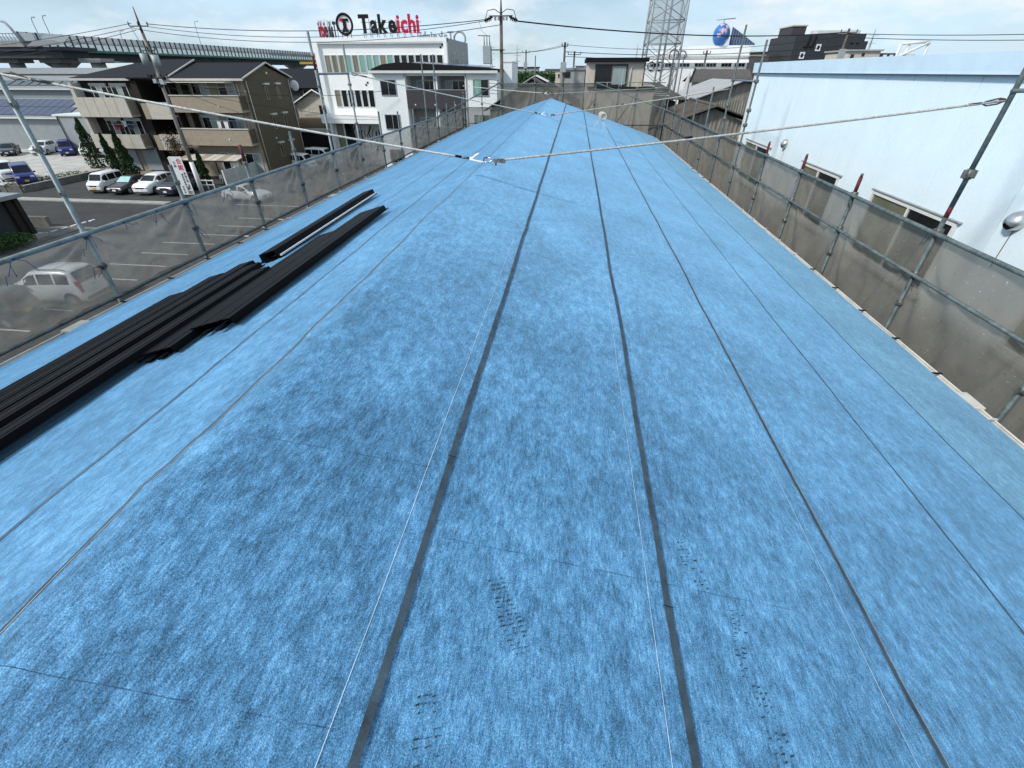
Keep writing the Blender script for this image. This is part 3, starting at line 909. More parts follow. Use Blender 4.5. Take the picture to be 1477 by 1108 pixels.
# ================================================================ LIFELINE ROPES
def rope_line(label, left, mid, right, r, mid_gear, group, sag=0.02):
    t = thing('lifeline_rope', label, 'rope', mid, group=group)

    def run(a, b, name, m):
        a, b = Vector(a), Vector(b)
        pts = []
        for k in range(25):
            q = k / 24
            p = a.lerp(b, q)
            p.z -= sag * 4 * q * (1 - q)
            pts.append(p)
        mb = MB()
        mb.tube(pts, r, 7)
        return mb.build(name, m, t)
    mv = Vector(mid)
    run(left, mv + Vector((-0.28, 0, 0.02)), 'rope', M['rope'])
    run(mv + Vector((0.28, 0, 0.0)), right, 'rope', M['rope_grey'])
    # white snap hook
    h = MB()
    h.tube([mv + Vector((-0.30, 0, 0.02)), mv + Vector((-0.20, 0, 0.015))], 0.016, 8)
    hook = h.build('hook_shank', M['steel_dark'], t)
    h = MB()
    pts = [(-0.2, 0.01), (-0.15, 0.02), (-0.12, 0.045), (-0.08, 0.065), (-0.06, 0.075)]
    h.tube([mv + Vector((x, 0, z)) for x, z in pts], 0.017, 8)
    pts = [(-0.2, 0.01), (-0.14, -0.012), (-0.09, -0.022), (-0.04, -0.03), (0.02, -0.035)]
    h.tube([mv + Vector((x, -0.01, z)) for x, z in pts], 0.015, 8)
    h.build('snap_hook', M['sign_white'], t)
    h = MB()
    h.tube([mv + Vector((x, 0, z)) for x, z in ((0.0, -0.035), (0.01, 0.02), (0.06, 0.03))], 0.009, 7)
    h.build('red_loop', M['redtip'], t)
    h = MB()
    h.tube([mv + Vector((x, 0, z)) for x, z in ((0.06, 0.03), (0.13, 0.012), (0.15, 0.0), (0.10, -0.025), (0.05, -0.035), (0.0, -0.03))], 0.009, 7)
    h.build('link', M['steel'], t)
    h = MB()
    g = mv + Vector((0.23, 0, -0.005))
    h.box(g.x - 0.08, g.x + 0.08, g.y - 0.022, g.y + 0.022, g.z - 0.025, g.z + 0.02)
    h.box(g.x - 0.06, g.x - 0.04, g.y - 0.03, g.y + 0.03, g.z - 0.07, g.z - 0.02)
    h.tube([(g.x - 0.01, g.y - 0.035, g.z), (g.x - 0.01, g.y + 0.035, g.z)], 0.026, 10)
    h.box(g.x + 0.02, g.x + 0.09, g.y - 0.026, g.y + 0.026, g.z - 0.035, g.z - 0.002)
    h.build('rope_grip', M['clamp'], t, bevel=0.003)
    # end shackle at the right post
    rv = Vector(right)
    d = (mv - rv).normalized()
    h = MB()
    h.tube([rv, rv + d * 0.10 + Vector((0, 0, 0.03)), rv + d * 0.22 + Vector((0, 0, 0.012)), rv + d * 0.28, rv + d * 0.20 - Vector((0, 0, 0.035)), rv + d * 0.08 - Vector((0, 0, 0.03)), rv], 0.010, 7)
    h.tube([rv + d * 0.27, rv + d * 0.42], 0.014, 7)
    h.build('end_hook', M['steel_dark'], t)
    h = MB()
    h.tube([rv + d * 0.01 + Vector((0, 0, 0.012)), rv + d * 0.08 + Vector((0, 0, 0.03))], 0.012, 7)
    h.build('red_catch', M['redtip'], t)
    lv = Vector(left)
    d = (mv - lv).normalized()
    h = MB()
    h.tube([lv, lv + d * 0.12 + Vector((0, 0, 0.035)), lv + d * 0.28, lv + d * 0.12 - Vector((0, 0, 0.035)), lv], 0.011, 7)
    h.tube([lv + d * 0.3, lv + d * 0.5], 0.017, 7)
    h.build('end_hook', M['steel_dark'], t)
    # short black sleeves
    for a in ((lv.lerp(mv, 0.93)), (mv.lerp(rv, 0.42))):
        dd = (rv - mv).normalized() if a.x > mv.x else (mv - lv).normalized()
        p = a.copy()
        p.z -= sag * 0.8
        MB().tube([p, p + dd * 0.09], r * 1.25, 7).build('sleeve', M['black'], t)
    return t


rope_line('nearest pale rope across the roof with white snap hook and grip', (XSL + 0.06, YL[2], kz(9.97)), (-1.25, 7.0, 8.96), (XSR - 0.04, YR[3], 9.70), 0.014, True, 'ropes strung across the roof')
t2 = rope_line('middle rope across the roof with a slack loop of cord hanging', (XSL + 0.06, YL[7], kz(9.94)), (-1.0, 19.1, 8.70), (XSR - 0.04, YR[8], 9.50), 0.016, True, 'ropes strung across the roof')
rope_line('farthest rope just in front of the end scaffold', (-6.8, YSF - 0.25, 9.28), (-1.5, 29.6, 8.99), (5.3, YSF - 0.3, 9.25), 0.014, False, 'ropes strung across the roof')
mb = MB()
mb.tube([(-0.75, 19.1, 8.66), (-0.5, 19.1, 8.45), (-0.1, 19.1, 8.28), (0.35, 19.1, 8.26), (0.7, 19.1, 8.4), (0.95, 19.12, 8.62), (1.0, 19.1, 8.78)], 0.010, 6)
mb.build('slack_cord', M['rope_grey'], t2)
mb = MB()
for k in range(5):
    mb.torus((1.0 + 0.02 * k, 19.08 - 0.02 * k, 8.70 - 0.01 * k), 0.10 + 0.01 * (k % 2), 0.012, 'y', 14, 5)
mb.tube([(0.98, 19.05, 8.60), (0.8, 19.02, 8.4), (0.75, 19.02, 8.05)], 0.010, 6)
mb.tube([(1.02, 19.05, 8.58), (1.2, 19.02, 8.35), (1.32, 19.02, 8.10), (1.2, 19.02, 8.02), (1.12, 19.02, 8.25), (1.08, 19.02, 8.5)], 0.010, 6)
mb.build('rope_coil', M['rope'], t2)

# ================================================================ BLACK STEEL ROOF PANELS LYING ON THE ROOF
def channel(xc, y0, y1, width, h, lift, rz, label, tilt=0.0, group=None, inverted=True):
    """folded black roof panel: flat pan, two webs, two out-turned flanges, laid along the slope"""
    hw = width / 2
    prof = [(-hw - 0.035, 0.012), (-hw - 0.035, 0), (-hw, 0), (-hw + 0.012, h), (-hw * 0.55, h), (-hw * 0.52, h + 0.003), (-hw * 0.45, h + 0.003), (-hw * 0.42, h),
            (hw * 0.42, h), (hw * 0.45, h + 0.003), (hw * 0.52, h + 0.003), (hw * 0.55, h), (hw - 0.012, h), (hw, 0), (hw + 0.035, 0), (hw + 0.035, 0.012)]
    th = 0.0035
    L = y1 - y0
    yc = (y0 + y1) / 2
    s = SL if xc < XR else -SL
    ang = math.atan(s)
    t = thing('black_steel_panel', label, 'roof panel', (xc, yc, ZR - SL * abs(xc - XR) + 0.040 + lift), group=group, local=True)
    t.rotation_euler = (0, -ang + tilt, rz)
    for nm, m, o0 in (('pan', M['black_panel'], 0.0), ('underside', M['panel_back'], -th)):
        vs, fs = [], []
        for yy in (-L / 2, L / 2):
            vs += [(p[0], yy, p[1] + o0) for p in prof]
        n = len(prof)
        for k in range(n - 1):
            fs.append((k, k + 1, n + k + 1, n + k) if o0 == 0 else (k, n + k, n + k + 1, k + 1))
        mb = MB()
        mb.add(vs, fs)
        mb.build(nm, m, t, local=True)
    # lower foot strips that show at the cut end
    for sx in (-1, 1):
        MB().add([(sx * hw * 0.35, -L / 2 - 0.06, -0.004), (sx * hw * 0.35 + 0.05, -L / 2 - 0.06, -0.004), (sx * hw * 0.35 + 0.05, L / 2, -0.004), (sx * hw * 0.35, L / 2, -0.004),
                  (sx * hw * 0.35, -L / 2 - 0.06, 0.012), (sx * hw * 0.35 + 0.05, -L / 2 - 0.06, 0.012), (sx * hw * 0.35 + 0.05, L / 2, 0.012), (sx * hw * 0.35, L / 2, 0.012)],
                 [(3, 2, 1, 0), (4, 5, 6, 7), (0, 1, 5, 4), (1, 2, 6, 5), (2, 3, 7, 6), (3, 0, 4, 7)]).build('clip_strip', M['black_panel'], t, local=True)
    return t


GP = 'black steel panels lying on the blue roof'
channel(-2.64, 2.72, 6.15, 0.40, 0.055, 0.010, R(1.0), 'black roof panel lying nearest the ridge with its cut end open', group=GP)
channel(-2.93, 2.45, 5.4, 0.34, 0.05, -0.005, R(1.0), 'black roof panel tucked under the one nearest the ridge', group=GP)
channel(-3.70, 5.05, 8.6, 0.24, 0.10, 0.0, R(1.5), 'single black box-section panel lying apart with a bright silver edge', group=GP)
stack = [(-3.13, -2.6, 4.20, 0.02), (-3.43, -2.7, 4.48, 0.04), (-3.73, -2.6, 4.78, 0.035), (-4.03, -2.7, 4.60, 0.025), (-4.32, -2.6, 4.25, 0.012)]
words = ['highest panel of the long black stack, on its ridge side', 'second panel from the ridge in the long black stack', 'middle panel of the long black stack on the roof', 'second panel from the eave in the long black stack',
         'lowest panel of the long black stack, on its eave side']
for (x, a, b, lf), wd in zip(stack, words):
    channel(x, a, b, 0.24, 0.045, lf, R(0.6), wd, tilt=R(0), group=GP)
# the silver folded edge of the single piece
edge = [o for o in bpy.data.objects if o.get('label', '').startswith('single black')][0]
MB().box(0.150, 0.178, -1.75, 1.75, 0.016, 0.034).build('silver_edge', M['frame'], edge, local=True)

# ================================================================ BUILDING HELPERS
class Face:
    """maps (u, z, out) on a wall to the world; d is '-y' (u = x), '+x' or '-x' (u = y)"""

    def __init__(s, d, at):
        s.d, s.at = d, at

    def box(s, mb, u0, u1, z0, z1, o0, o1):
        if s.d == '-y':
            return mb.box(u0, u1, s.at - o1, s.at - o0, z0, z1)
        if s.d == '+x':
            return mb.box(s.at + o0, s.at + o1, u0, u1, z0, z1)
        return mb.box(s.at - o1, s.at - o0, u0, u1, z0, z1)


def window(par, F, u0, u1, z0, z1, n=2, fr=None, gl=None, fw=0.05, d=0.05, name='window', gls=None):
    fr, gl = fr or M['frame'], gl or M['glass']
    mb = MB()
    F.box(mb, u0, u1, z0, z0 + fw, 0, d + 0.02)
    F.box(mb, u0, u1, z1 - fw, z1, 0, d)
    F.box(mb, u0, u0 + fw, z0 + fw, z1 - fw, 0, d)
    F.box(mb, u1 - fw, u1, z0 + fw, z1 - fw, 0, d)
    pw = (u1 - u0 - 2 * fw) / n
    for k in range(1, n):
        c = u0 + fw + pw * k
        F.box(mb, c - fw * 0.45, c + fw * 0.45, z0 + fw, z1 - fw, 0, d)
    wn = mb.build(name, fr, par)
    for k in range(n):
        a = u0 + fw + pw * k + (fw * 0.45 if k else 0)
        b = u0 + fw + pw * (k + 1) - (fw * 0.45 if k < n - 1 else 0)
        q = MB()
        F.box(q, a, b, z0 + fw, z1 - fw, 0.002, d * 0.4)
        q.build('pane', gls[k % len(gls)] if gls else gl, wn)
    return wn


def part(par, name, m, *boxes, bevel=0.0):
    mb = MB()
    for b in boxes:
        mb.box(*b)
    return mb.build(name, m, par, bevel=bevel)


def drop_pipe(par, x, y, z0, z1, m=None, r=0.045):
    return MB().tube([(x, y, z0), (x, y, z1)], r, 8).build('downpipe', m or M['eave'], par)


# ================================================================ PALE BLUE BUILDING (beside the scaffold)
XB = 7.0
b = thing('metal_clad_building', 'pale blue metal clad building with flat parapet right beside the scaffold', 'building', (XB + 6, 8, 0))
YB0, YB1 = -6.0, 22.35
part(b, 'core', M['skyblue_trim'], (XB + 0.06, XB + 14, YB0, YB1 - 0.02, 0, 9.95))
wins = [(4.3, 7.0), (9.05, 11.8), (13.45, 15.75), (18.55, 21.2)]
wall = part(b, 'wall', M['skyblue'], (XB + 0.02, XB + 0.06, YB0, YB1 - 0.01, 0, 9.97))
y = YB0
edges = []
while y < YB1 - 0.3:
    edges.append(y)
    y += 0.955
edges.append(YB1)
meshes = {}
for a, c in zip(edges[:-1], edges[1:]):
    MB().box(XB - 0.004, XB + 0.018, a + 0.006, c - 0.006, 0.3, 9.97).build('cladding_panel', M['skyblue'], wall, bevel=0.004)
fas = MB()
fas.prism([(XB - 0.10, 10.0), (XB - 0.12, 10.27), (XB + 0.35, 10.29), (XB + 0.35, 9.955), (XB - 0.10, 9.955)], 'y', YB0, YB1 + 0.06)
fas.build('parapet_capping', M['skyblue_trim'], b)
part(b, 'capping_drip', M['darkgrey'], (XB - 0.095, XB + 0.03, YB0, YB1 + 0.05, 9.938, 9.953))
part(b, 'roof', M['corr_grey'], (XB + 0.36, XB + 14, YB0, YB1, 9.95, 10.05))
F = Face('-x', XB - 0.004)
for u0, u1 in wins:
    wn = window(b, F, u0, u1, 6.42, 7.76, 2, M['frame'], fw=0.055, d=0.06, gls=[M['glass'], M['glass_olive']])
    q = MB()
    F.box(q, u0 - 0.06, u1 + 0.06, 7.775, 7.80, 0, 0.07)
    q.build('head_flashing', M['alu'], wn)
    q = MB()
    F.box(q, u0 - 0.06, u1 + 0.06, 6.34, 6.41, 0, 0.13)
    q.build('sill', M['frame'], wn)
part(b, 'corner_trim', M['frame'], (XB - 0.02, XB + 0.16, YB1 - 0.16, YB1 + 0.02, 0, 9.95))
for yy, zz, s in ((8.0, 8.10, 1.0), (17.45, 8.06, 0.9)):
    h = MB()
    vs, fs = [], []
    n, m_ = 14, 7
    for i in range(m_ + 1):
        th = math.pi / 2 * i / m_
        for k in range(n):
            a = 2 * math.pi * k / n
            vs.append((XB - 0.01 - 0.17 * s * math.cos(th) ** 0.8, yy + 0.15 * s * math.sin(th) * math.cos(a), zz - 0.04 * s * math.cos(th) + 0.15 * s * math.sin(th) * math.sin(a)))
    for i in range(m_):
        for k in range(n):
            if i < 4 and math.sin(2 * math.pi * (k + 0.5) / n) < -0.55:
                continue
            fs.append((i * n + k, i * n + (k + 1) % n, (i + 1) * n + (k + 1) % n, (i + 1) * n + k))
    h.add(vs, fs, True)
    hood = h.build('vent_hood', M['steel'], b)
    MB().disc((XB - 0.02, yy, zz - 0.01), 0.12 * s, 'x', 0.01).build('vent_opening', M['black'], hood)
    MB().box(XB - 0.0062, XB - 0.0048, yy - 0.012, yy + 0.004, zz - 0.75, zz - 0.15).build('rust_streak', M['rust'], b)
# white frame standing on its flat roof
t = thing('roof_frame', 'white steel pipe frame standing above the pale blue parapet', 'frame', (11.1, 20, 10.05))
for p, q in (((10.65, 20, 10.05), (10.65, 20, 10.75)), ((11.5, 20, 10.05), (11.5, 20, 10.82)), ((10.65, 20, 10.75), (11.5, 20, 10.80)), ((10.72, 19.97, 10.42), (11.5, 19.97, 10.78)), ((10.8, 20.03, 10.05), (10.95, 20.03, 10.72)),
             ((10.65, 20, 10.4), (11.2, 20, 10.44))):
    MB().tube([p, q], 0.04, 6).build('bar', M['frame'], t)

# ================================================================ BROWN APARTMENT BLOCKS
def apartment(x0, x1, y0, y1, label, stair=None, hip=False, mats=('taupe', 'brown')):
    b = thing('apartment_block', label, 'building', ((x0 + x1) / 2, (y0 + y1) / 2, 0), group='brown apartment blocks')
    wl = MB()
    wl.box(x0, x1, y0, y1, 0, 9.30)
    wall = wl.build('wall', M['taupe'], b)
    part(b, 'side_wall', M['brown'], (x1 - 0.01, x1 + 0.05, y0 - 0.02, y1, 0, 9.30))  # darker than the front: shade of the side facing away, painted in
    ym = (y0 + y1) / 2
    ap = MB()
    ap.prism([(y0, 9.305), (y1, 9.305), (ym, 10.55)], 'x', x1 - 0.02, x1 + 0.05)
    ap.build('gable', M['brown'], b)  # same painted-in shade as the side wall
    # roof slopes
    ov = 0.45
    ez = 9.34
    rz_ = 10.72
    xl = x0 - (0.3 if not hip else ov)
    xr = x1 + 0.28
    if hip:
        hx_ = x0 + 4.2
        MB().slab([(xl, y0 - ov, ez), (xr, y0 - ov, ez), (xr, ym, rz_), (hx_, ym, rz_)], 0.10).build('roof', M['slate'], b)
        MB().slab([(xr, y1 + ov, ez), (xl, y1 + ov, ez), (hx_, ym, rz_), (xr, ym, rz_)], 0.10).build('roof', M['slate'], b)
        MB().slab([(xl, y1 + ov, ez), (xl, y0 - ov, ez), (hx_, ym, rz_)], 0.10).build('roof', M['slate'], b)
    else:
        MB().slab([(xl, y0 - ov, ez), (xr, y0 - ov, ez), (xr, ym, rz_), (xl, ym, rz_)], 0.10).build('roof', M['slate'], b)
        MB().slab([(xr, y1 + ov, ez), (xl, y1 + ov, ez), (xl, ym, rz_), (xr, ym, rz_)], 0.10).build('roof', M['slate'], b)
    part(b, 'eave_gutter', M['eave'], (xl, xr + 0.02, y0 - ov - 0.13, y0 - ov + 0.02, ez - 0.14, ez + 0.06))
    for sgn in (0, 1):
        ya, yb = (y0 - ov, ym) if not sgn else (y1 + ov, ym)
        MB().tube([(xr + 0.02, ya, ez + 0.04), (xr + 0.02, yb, rz_ + 0.07)], 0.09, 4).build('bargeboard', M['eave'], b)
    MB().box(xl, xr, ym - 0.09, ym + 0.09, rz_ + 0.06, rz_ + 0.14).build('ridge_cap', M['slate'], b)
    return b


A2 = apartment(-42.6, -34.25, 52.0, 60.8, 'brown apartment block with gable end and tan balconies behind the panel fence')
F = Face('-y', 52.0)
for k, (zt, zb) in enumerate(((7.9, 6.42), (4.88, 3.32))):
    bal = part(A2, 'balcony', M['taupe'], (-42.2, -34.5, 50.75, 50.9, zb, zt), (-42.2, -34.5, 50.9, 51.99, zb, zb + 0.2))
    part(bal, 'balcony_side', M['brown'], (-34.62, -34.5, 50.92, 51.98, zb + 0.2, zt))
    part(bal, 'coping', M['eave'], (-42.25, -34.45, 50.68, 50.96, zt + 0.003, zt + 0.09))
    part(bal, 'clothes_rail', M['alu'], (-39.0, -35.2, 51.3, 51.34, zt + 0.75, zt + 0.79))
    part(bal, 'drain_cap', M['frame'], (-37.0, -36.85, 50.7, 50.748, zb + 0.55, zb + 0.7))
part(A2, 'partition', M['dkbrown'], (-42.2, -42.05, 50.9, 51.99, 3.5, 9.2), (-40.75, -40.65, 51.0, 51.99, 3.5, 9.2))
for k, z0 in enumerate((6.65, 3.55, 0.35)):
    zt = (9.02, 5.95, 2.45)[k]
    for u0 in (-40.3, -37.3):
        if k == 2:
            u0 += 0.7
        w_ = window(A2, F, u0, u0 + 1.9, z0, zt, 2, M['frame'], fw=0.06, d=0.06, gls=[M['glass'], M['curtain']])
        if k < 2:
            q = MB()
            F.box(q, u0 - 0.05, u0 + 1.95, zt + 0.01, zt + 0.24, 0, 0.14)
            q.build('shutter_box', M['eave'], w_)
part(A2, 'awning', M['cream'], (-42.5, -35.2, 50.2, 51.9, 9.05, 9.12))
FX = Face('+x', -34.2)
for z0 in (7.4, 4.55, 1.7):
    for u in (55.4, 57.7):
        w_ = window(A2, FX, u, u + 0.5, z0, z0 + 1.25, 1, M['taupe'], fw=0.06, d=0.05, gl=M['glass'])
        q = MB()
        FX.box(q, u - 0.25, u + 0.75, z0 + 1.38, z0 + 1.56, 0, 0.3)
        q.build('hood', M['eave'], w_)
for yy in (52.2, 60.5):
    drop_pipe(A2, -34.1, yy, 0, 9.2)
drop_pipe(A2, -35.0, 51.9, 3.5, 9.2)
part(A2, 'wall_lamp', M['frame'], (-34.2, -34.08, 56.3, 56.5, 9.75, 9.95), (-34.2, -34.08, 55.0, 55.15, 3.6, 3.75))

A1 = apartment(-53.3, -47.0, 52.0, 60.8, 'brown apartment block with cream balconies and hipped roof end beside the conifers', hip=True)
for k, (zt, zb) in enumerate(((7.72, 5.92), (5.02 - 0.75, 2.9))):
    bal = part(A1, 'balcony', M['cream'], (-53.5, -47.4, 50.65, 50.8, zb, zt), (-53.5, -47.4, 50.8, 51.99, zb, zb + 0.2))
    part(bal, 'balcony_side', M['taupe'], (-47.52, -47.4, 50.82, 51.98, zb + 0.2, zt))
    for x in (-52.3, -51.1, -49.9, -48.7):
        part(bal, 'panel_joint', M['taupe'], (x - 0.012, x + 0.012, 50.635, 50.648, zb + 0.05, zt - 0.02))
    part(bal, 'clothes_rail', M['alu'], (-51.0, -48.0, 51.3, 51.34, zt + 0.9, zt + 0.94))
part(A1, 'front_wall', M['dkbrown'], (-53.3, -47.0, 51.90, 51.985, 2.9, 9.2))
part(A1, 'end_pier', M['cream'], (-53.5, -53.1, 50.8, 51.89, 2.9, 9.0))
F = Face('-y', 51.9)
for k, (z0, zt) in enumerate(((6.2, 8.75), (3.2, 5.55))):
    for j, u0 in enumerate((-52.0, -49.6)):
        w_ = window(A1, F, u0, u0 + 1.9, z0, zt, 3, M['frame'], fw=0.06, d=0.06, gls=[M['glass'], M['curtain'], M['glass']])
        q = MB()
        F.box(q, u0 - 0.05, u0 + 1.95, zt + 0.01, zt + 0.22, 0, 0.12)
        q.build('shutter_box', M['eave'], w_)
for x in (-51.9, -49.2):
    part(A1, 'garage_shutter', M['trafo'], (x, x + 1.9, 51.9, 51.96, 0.5, 2.6))
# stair tower between the blocks
st = thing('stair_tower', 'dark open stair tower with cream landing panels between the apartment blocks', 'stairwell', (-44.8, 55, 0))
part(st, 'back_wall', M['dkbrown'], (-46.94, -42.66, 54.5, 55.0, 0, 9.2))
part(st, 'pier', M['dkbrown'], (-46.94, -46.2, 51.6, 54.49, 0, 9.2))
MB().slab([(-46.9, 51.3, 9.36), (-42.3, 51.3, 9.36), (-42.3, 56.4, 10.98), (-46.9, 56.4, 10.98)], 0.12).build('roof', M['slate'], st)
MB().tube([(-42.25, 51.25, 9.42), (-42.25, 56.4, 11.05)], 0.09, 4).build('bargeboard', M['eave'], st)
for zb in (5.75, 2.75):
    part(st, 'landing_panel', M['cream'], (-45.4, -42.75, 51.0, 51.12, zb, zb + 1.55))
    part(st, 'landing_side', M['taupe'], (-46.1, -45.42, 51.0, 51.12, zb, zb + 1.45))
    part(st, 'landing', M['concrete_dark'], (-46.15, -42.7, 51.13, 54.49, zb, zb + 0.18))
for i, (x, z, wd, hh, m) in enumerate(((-50.35, 4.95, 0.75, 0.75, 'cloth_red'), (-49.3, 5.15, 0.5, 0.6, 'cloth_white'), (-48.6, 5.1, 0.7, 0.85, 'cloth_navy'),
                                      (-38.0, 5.2, 0.45, 0.8, 'cloth_white'), (-37.2, 5.15, 0.5, 0.9, 'cloth_white'), (-36.2, 5.2, 0.6, 0.9, 'cloth_navy'))):
    names = ['dark red garment hanging on the cream balcony', 'white garment hanging between dark washing on the cream balcony', 'navy garment hanging at the end of the cream balcony',
             'white shirt hung first on the tan balcony rail', 'white shirt hung second on the tan balcony rail', 'navy garment hung at the end of the tan balcony rail']
    mb = MB()
    n = 5
    vs, fs = [], []
    for j in range(4):
        for k in range(n):
            u = k / (n - 1)
            vs.append((x + wd * (u - 0.5) * (1 - 0.06 * j), 51.32 + 0.04 * math.sin(u * 9 + j), z - hh * j / 3 * (0.9 + 0.1 * math.sin(u * 5)) + (0.4 if i < 3 else 0.45)))
    for j in range(3):
        for k in range(n - 1):
            fs.append((j * n + k, j * n + k + 1, (j + 1) * n + k + 1, (j + 1) * n + k))
    mb.add(vs, fs, True)
    o = mb.build('garment', M[m])
    tag(o, names[i], 'clothes', 'washing on the balconies')

# carport, bicycles and conifers in front of the blocks
t = thing('carport', 'tan ribbed canopy on posts in front of the brown apartment block', 'canopy', (-39, 49.5, 0))
for k in range(9):
    x = -42.4 + 0.78 * k
    MB().slab([(x, 48.6, 2.15), (x + 0.72, 48.6, 2.15), (x + 0.72, 50.6, 2.45), (x, 50.6, 2.45)], 0.04).build('roof_sheet', M['cream'] if k % 3 else M['taupe'], t)
for x in (-42.2, -39.0, -36.0):
    part(t, 'post', M['dkbrown'], (x, x + 0.08, 50.0, 50.08, 0.05, 2.33))
part(t, 'beam', M['dkbrown'], (-42.4, -35.5, 48.6, 48.7, 2.05, 2.14))


def bicycle(x, y, rz, label):
    b = thing('bicycle', label, 'bicycle', (x, y, 0.05), rz, 'bicycles by the conifer', local=True)
    for yy in (-0.52, 0.52):
        w_ = MB().torus((0, yy, 0.33), 0.31, 0.02, 'x', 20, 5).build('wheel', M['tyre'], b, local=True)
        mb = MB()
        for k in range(6):
            a = math.pi * k / 6
            mb.tube([(0, yy - 0.3 * math.cos(a), 0.33 - 0.3 * math.sin(a)), (0, yy + 0.3 * math.cos(a), 0.33 + 0.3 * math.sin(a))], 0.006, 4)
        mb.build('spoke', M['rim'], w_, local=True)
    mb = MB()
    for p, q in (((0, -0.52, 0.33), (0, -0.38, 0.85)), ((0, -0.42, 0.72), (0, 0.05, 0.32)), ((0, 0.05, 0.32), (0, 0.2, 0.8)), ((0, 0.2, 0.75), (0, -0.4, 0.78)), ((0, 0.05, 0.32), (0, 0.52, 0.33)), ((0, 0.2, 0.75), (0, 0.52, 0.33))):
        mb.tube([p, q], 0.018, 6)
    mb.build('frame', M['frame'], b, local=True)
    mb = MB()
    mb.tube([(-0.25, -0.30, 0.98), (0, -0.38, 0.95), (0.25, -0.30, 0.98)], 0.015, 6)
    mb.build('handlebar', M['alu'], b, local=True)
    MB().box(-0.07, 0.07, 0.1, 0.34, 0.82, 0.88).build('saddle', M['trim_black'], b, local=True, bevel=0.02)
    MB().box(-0.15, 0.15, -0.72, -0.45, 0.68, 0.9).build('basket', M['alu'], b, local=True)


bicycle(-36.6, 47.3, R(20), 'bicycle with basket parked closest to the conifer')
bicycle(-37.1, 48.1, R(12), 'bicycle parked in the middle under the canopy edge')
bicycle(-36.4, 48.4, R(28), 'bicycle parked closest to the panel fence')

# ================================================================ WHITE OFFICE BUILDING WITH ROOF SIGN
OX0, OX1, OY0, OY1 = -30.8, -14.9, 62.0, 74.3
b = thing('office_building', 'white three storey office building with big letters on the roof', 'building', (-23, 68, 0))
part(b, 'wall', M['white'], (OX0 + 0.5, OX1 - 0.35, OY0 + 0.30, OY1, 0, 12.6))
part(b, 'side_wall', M['gray_side'], (OX1 - 0.345, OX1, OY0 + 0.5, OY1, 0, 13.1))  # grey on a white building: shade of this side painted as colour
part(b, 'frame_top', M['white'], (OX0, OX1, OY0, OY0 + 0.9, 12.75, 13.15))
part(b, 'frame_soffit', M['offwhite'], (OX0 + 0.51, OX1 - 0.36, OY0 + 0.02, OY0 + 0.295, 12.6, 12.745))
part(b, 'frame_side', M['white'], (OX0, OX0 + 0.5, OY0, OY1, 0, 12.745))
part(b, 'frame_side', M['white'], (OX1 - 0.35, OX1 + 0.02, OY0, OY0 + 0.5, 5.6, 12.745))
part(b, 'roof', M['corr_grey'], (OX0 + 0.5, OX1 - 0.35, OY0 + 0.9, OY1, 12.6, 12.8))
F = Face('-y', OY0 + 0.295)
n3 = 17
u0, u1 = -29.9, -15.4
for k in range(n3):
    a = u0 + (u1 - u0) * k / n3
    gl = M['glass_blind'] if k < 3 else M['glass_teal'] if k < 10 else M['glass']
    window(b, F, a + 0.06, a + (u1 - u0) / n3 - 0.06, 9.83, 11.58, 1, M['frame'], gl=gl if k % 4 else M['glass_blind'] if k < 10 else M['glass'], fw=0.05, d=0.06)
for k in range(9):
    a = -29.45 + 0.86 * k
    gl = M['glass_blind'] if k in (0,) else M['glass_teal'] if k == 6 else M['glass']
    window(b, F, a + 0.05, a + 0.78, 6.35, 8.15, 1, M['frame'], gl=gl, fw=0.05, d=0.06)
part(b, 'canopy', M['white'], (OX0 - 0.3, -20.0, OY0 - 1.2, OY0 + 0.29, 4.7, 5.62))
part(b, 'canopy_line', M['offwhite'], (OX0 - 0.32, -20.0, OY0 - 1.225, OY0 - 1.203, 5.16, 5.2))
part(b, 'entrance_wall', M['glass_blind'], (OX0 + 0.9, -29.0, OY0 + 0.0, OY0 + 0.295, 0, 4.65))
part(b, 'entrance_recess', M['glass'], (-28.98, -27.6, OY0 + 0.0, OY0 + 0.295, 0, 4.65))
part(b, 'mural_wall', M['gray_side'], (-27.58, -21.0, OY0 - 0.1, OY0 + 0.295, 0, 4.65))
part(b, 'column', M['frame'], (-30.2, -29.95, OY0 - 1.1, OY0 - 0.85, 0, 4.7), (-28.95, -28.8, OY0 - 0.1, OY0 + 0.05, 0, 4.7))
rnd = random.Random(4)
for k in range(16):
    x = -27.3 + 0.30 * k + rnd.uniform(-.1, .1)
    z = 4.45 - rnd.uniform(0, 0.7)
    pts = []
    for j in range(6):
        pts.append((x, OY0 - 0.115, z))
        x += rnd.uniform(-0.22, 0.10)
        z -= rnd.uniform(0.2, 0.55)
        if z < 0.4:
            break
    mb = MB()
    mb.tube(pts, rnd.uniform(0.03, 0.09), 5)
    mb.build('mural_stroke', M['black'], b)
for cx_, cz in ((-15.75, 12.35), (-25.3, 8.75)):
    for dx, dz in ((0, 0), (0.22, 0.22)):
        q = MB()
        F.box(q, cx_ + dx, cx_ + dx + 0.19, cz + dz - 0.19, cz + dz, 0, 0.03)
        q.build('emblem_square', M['black'], b)
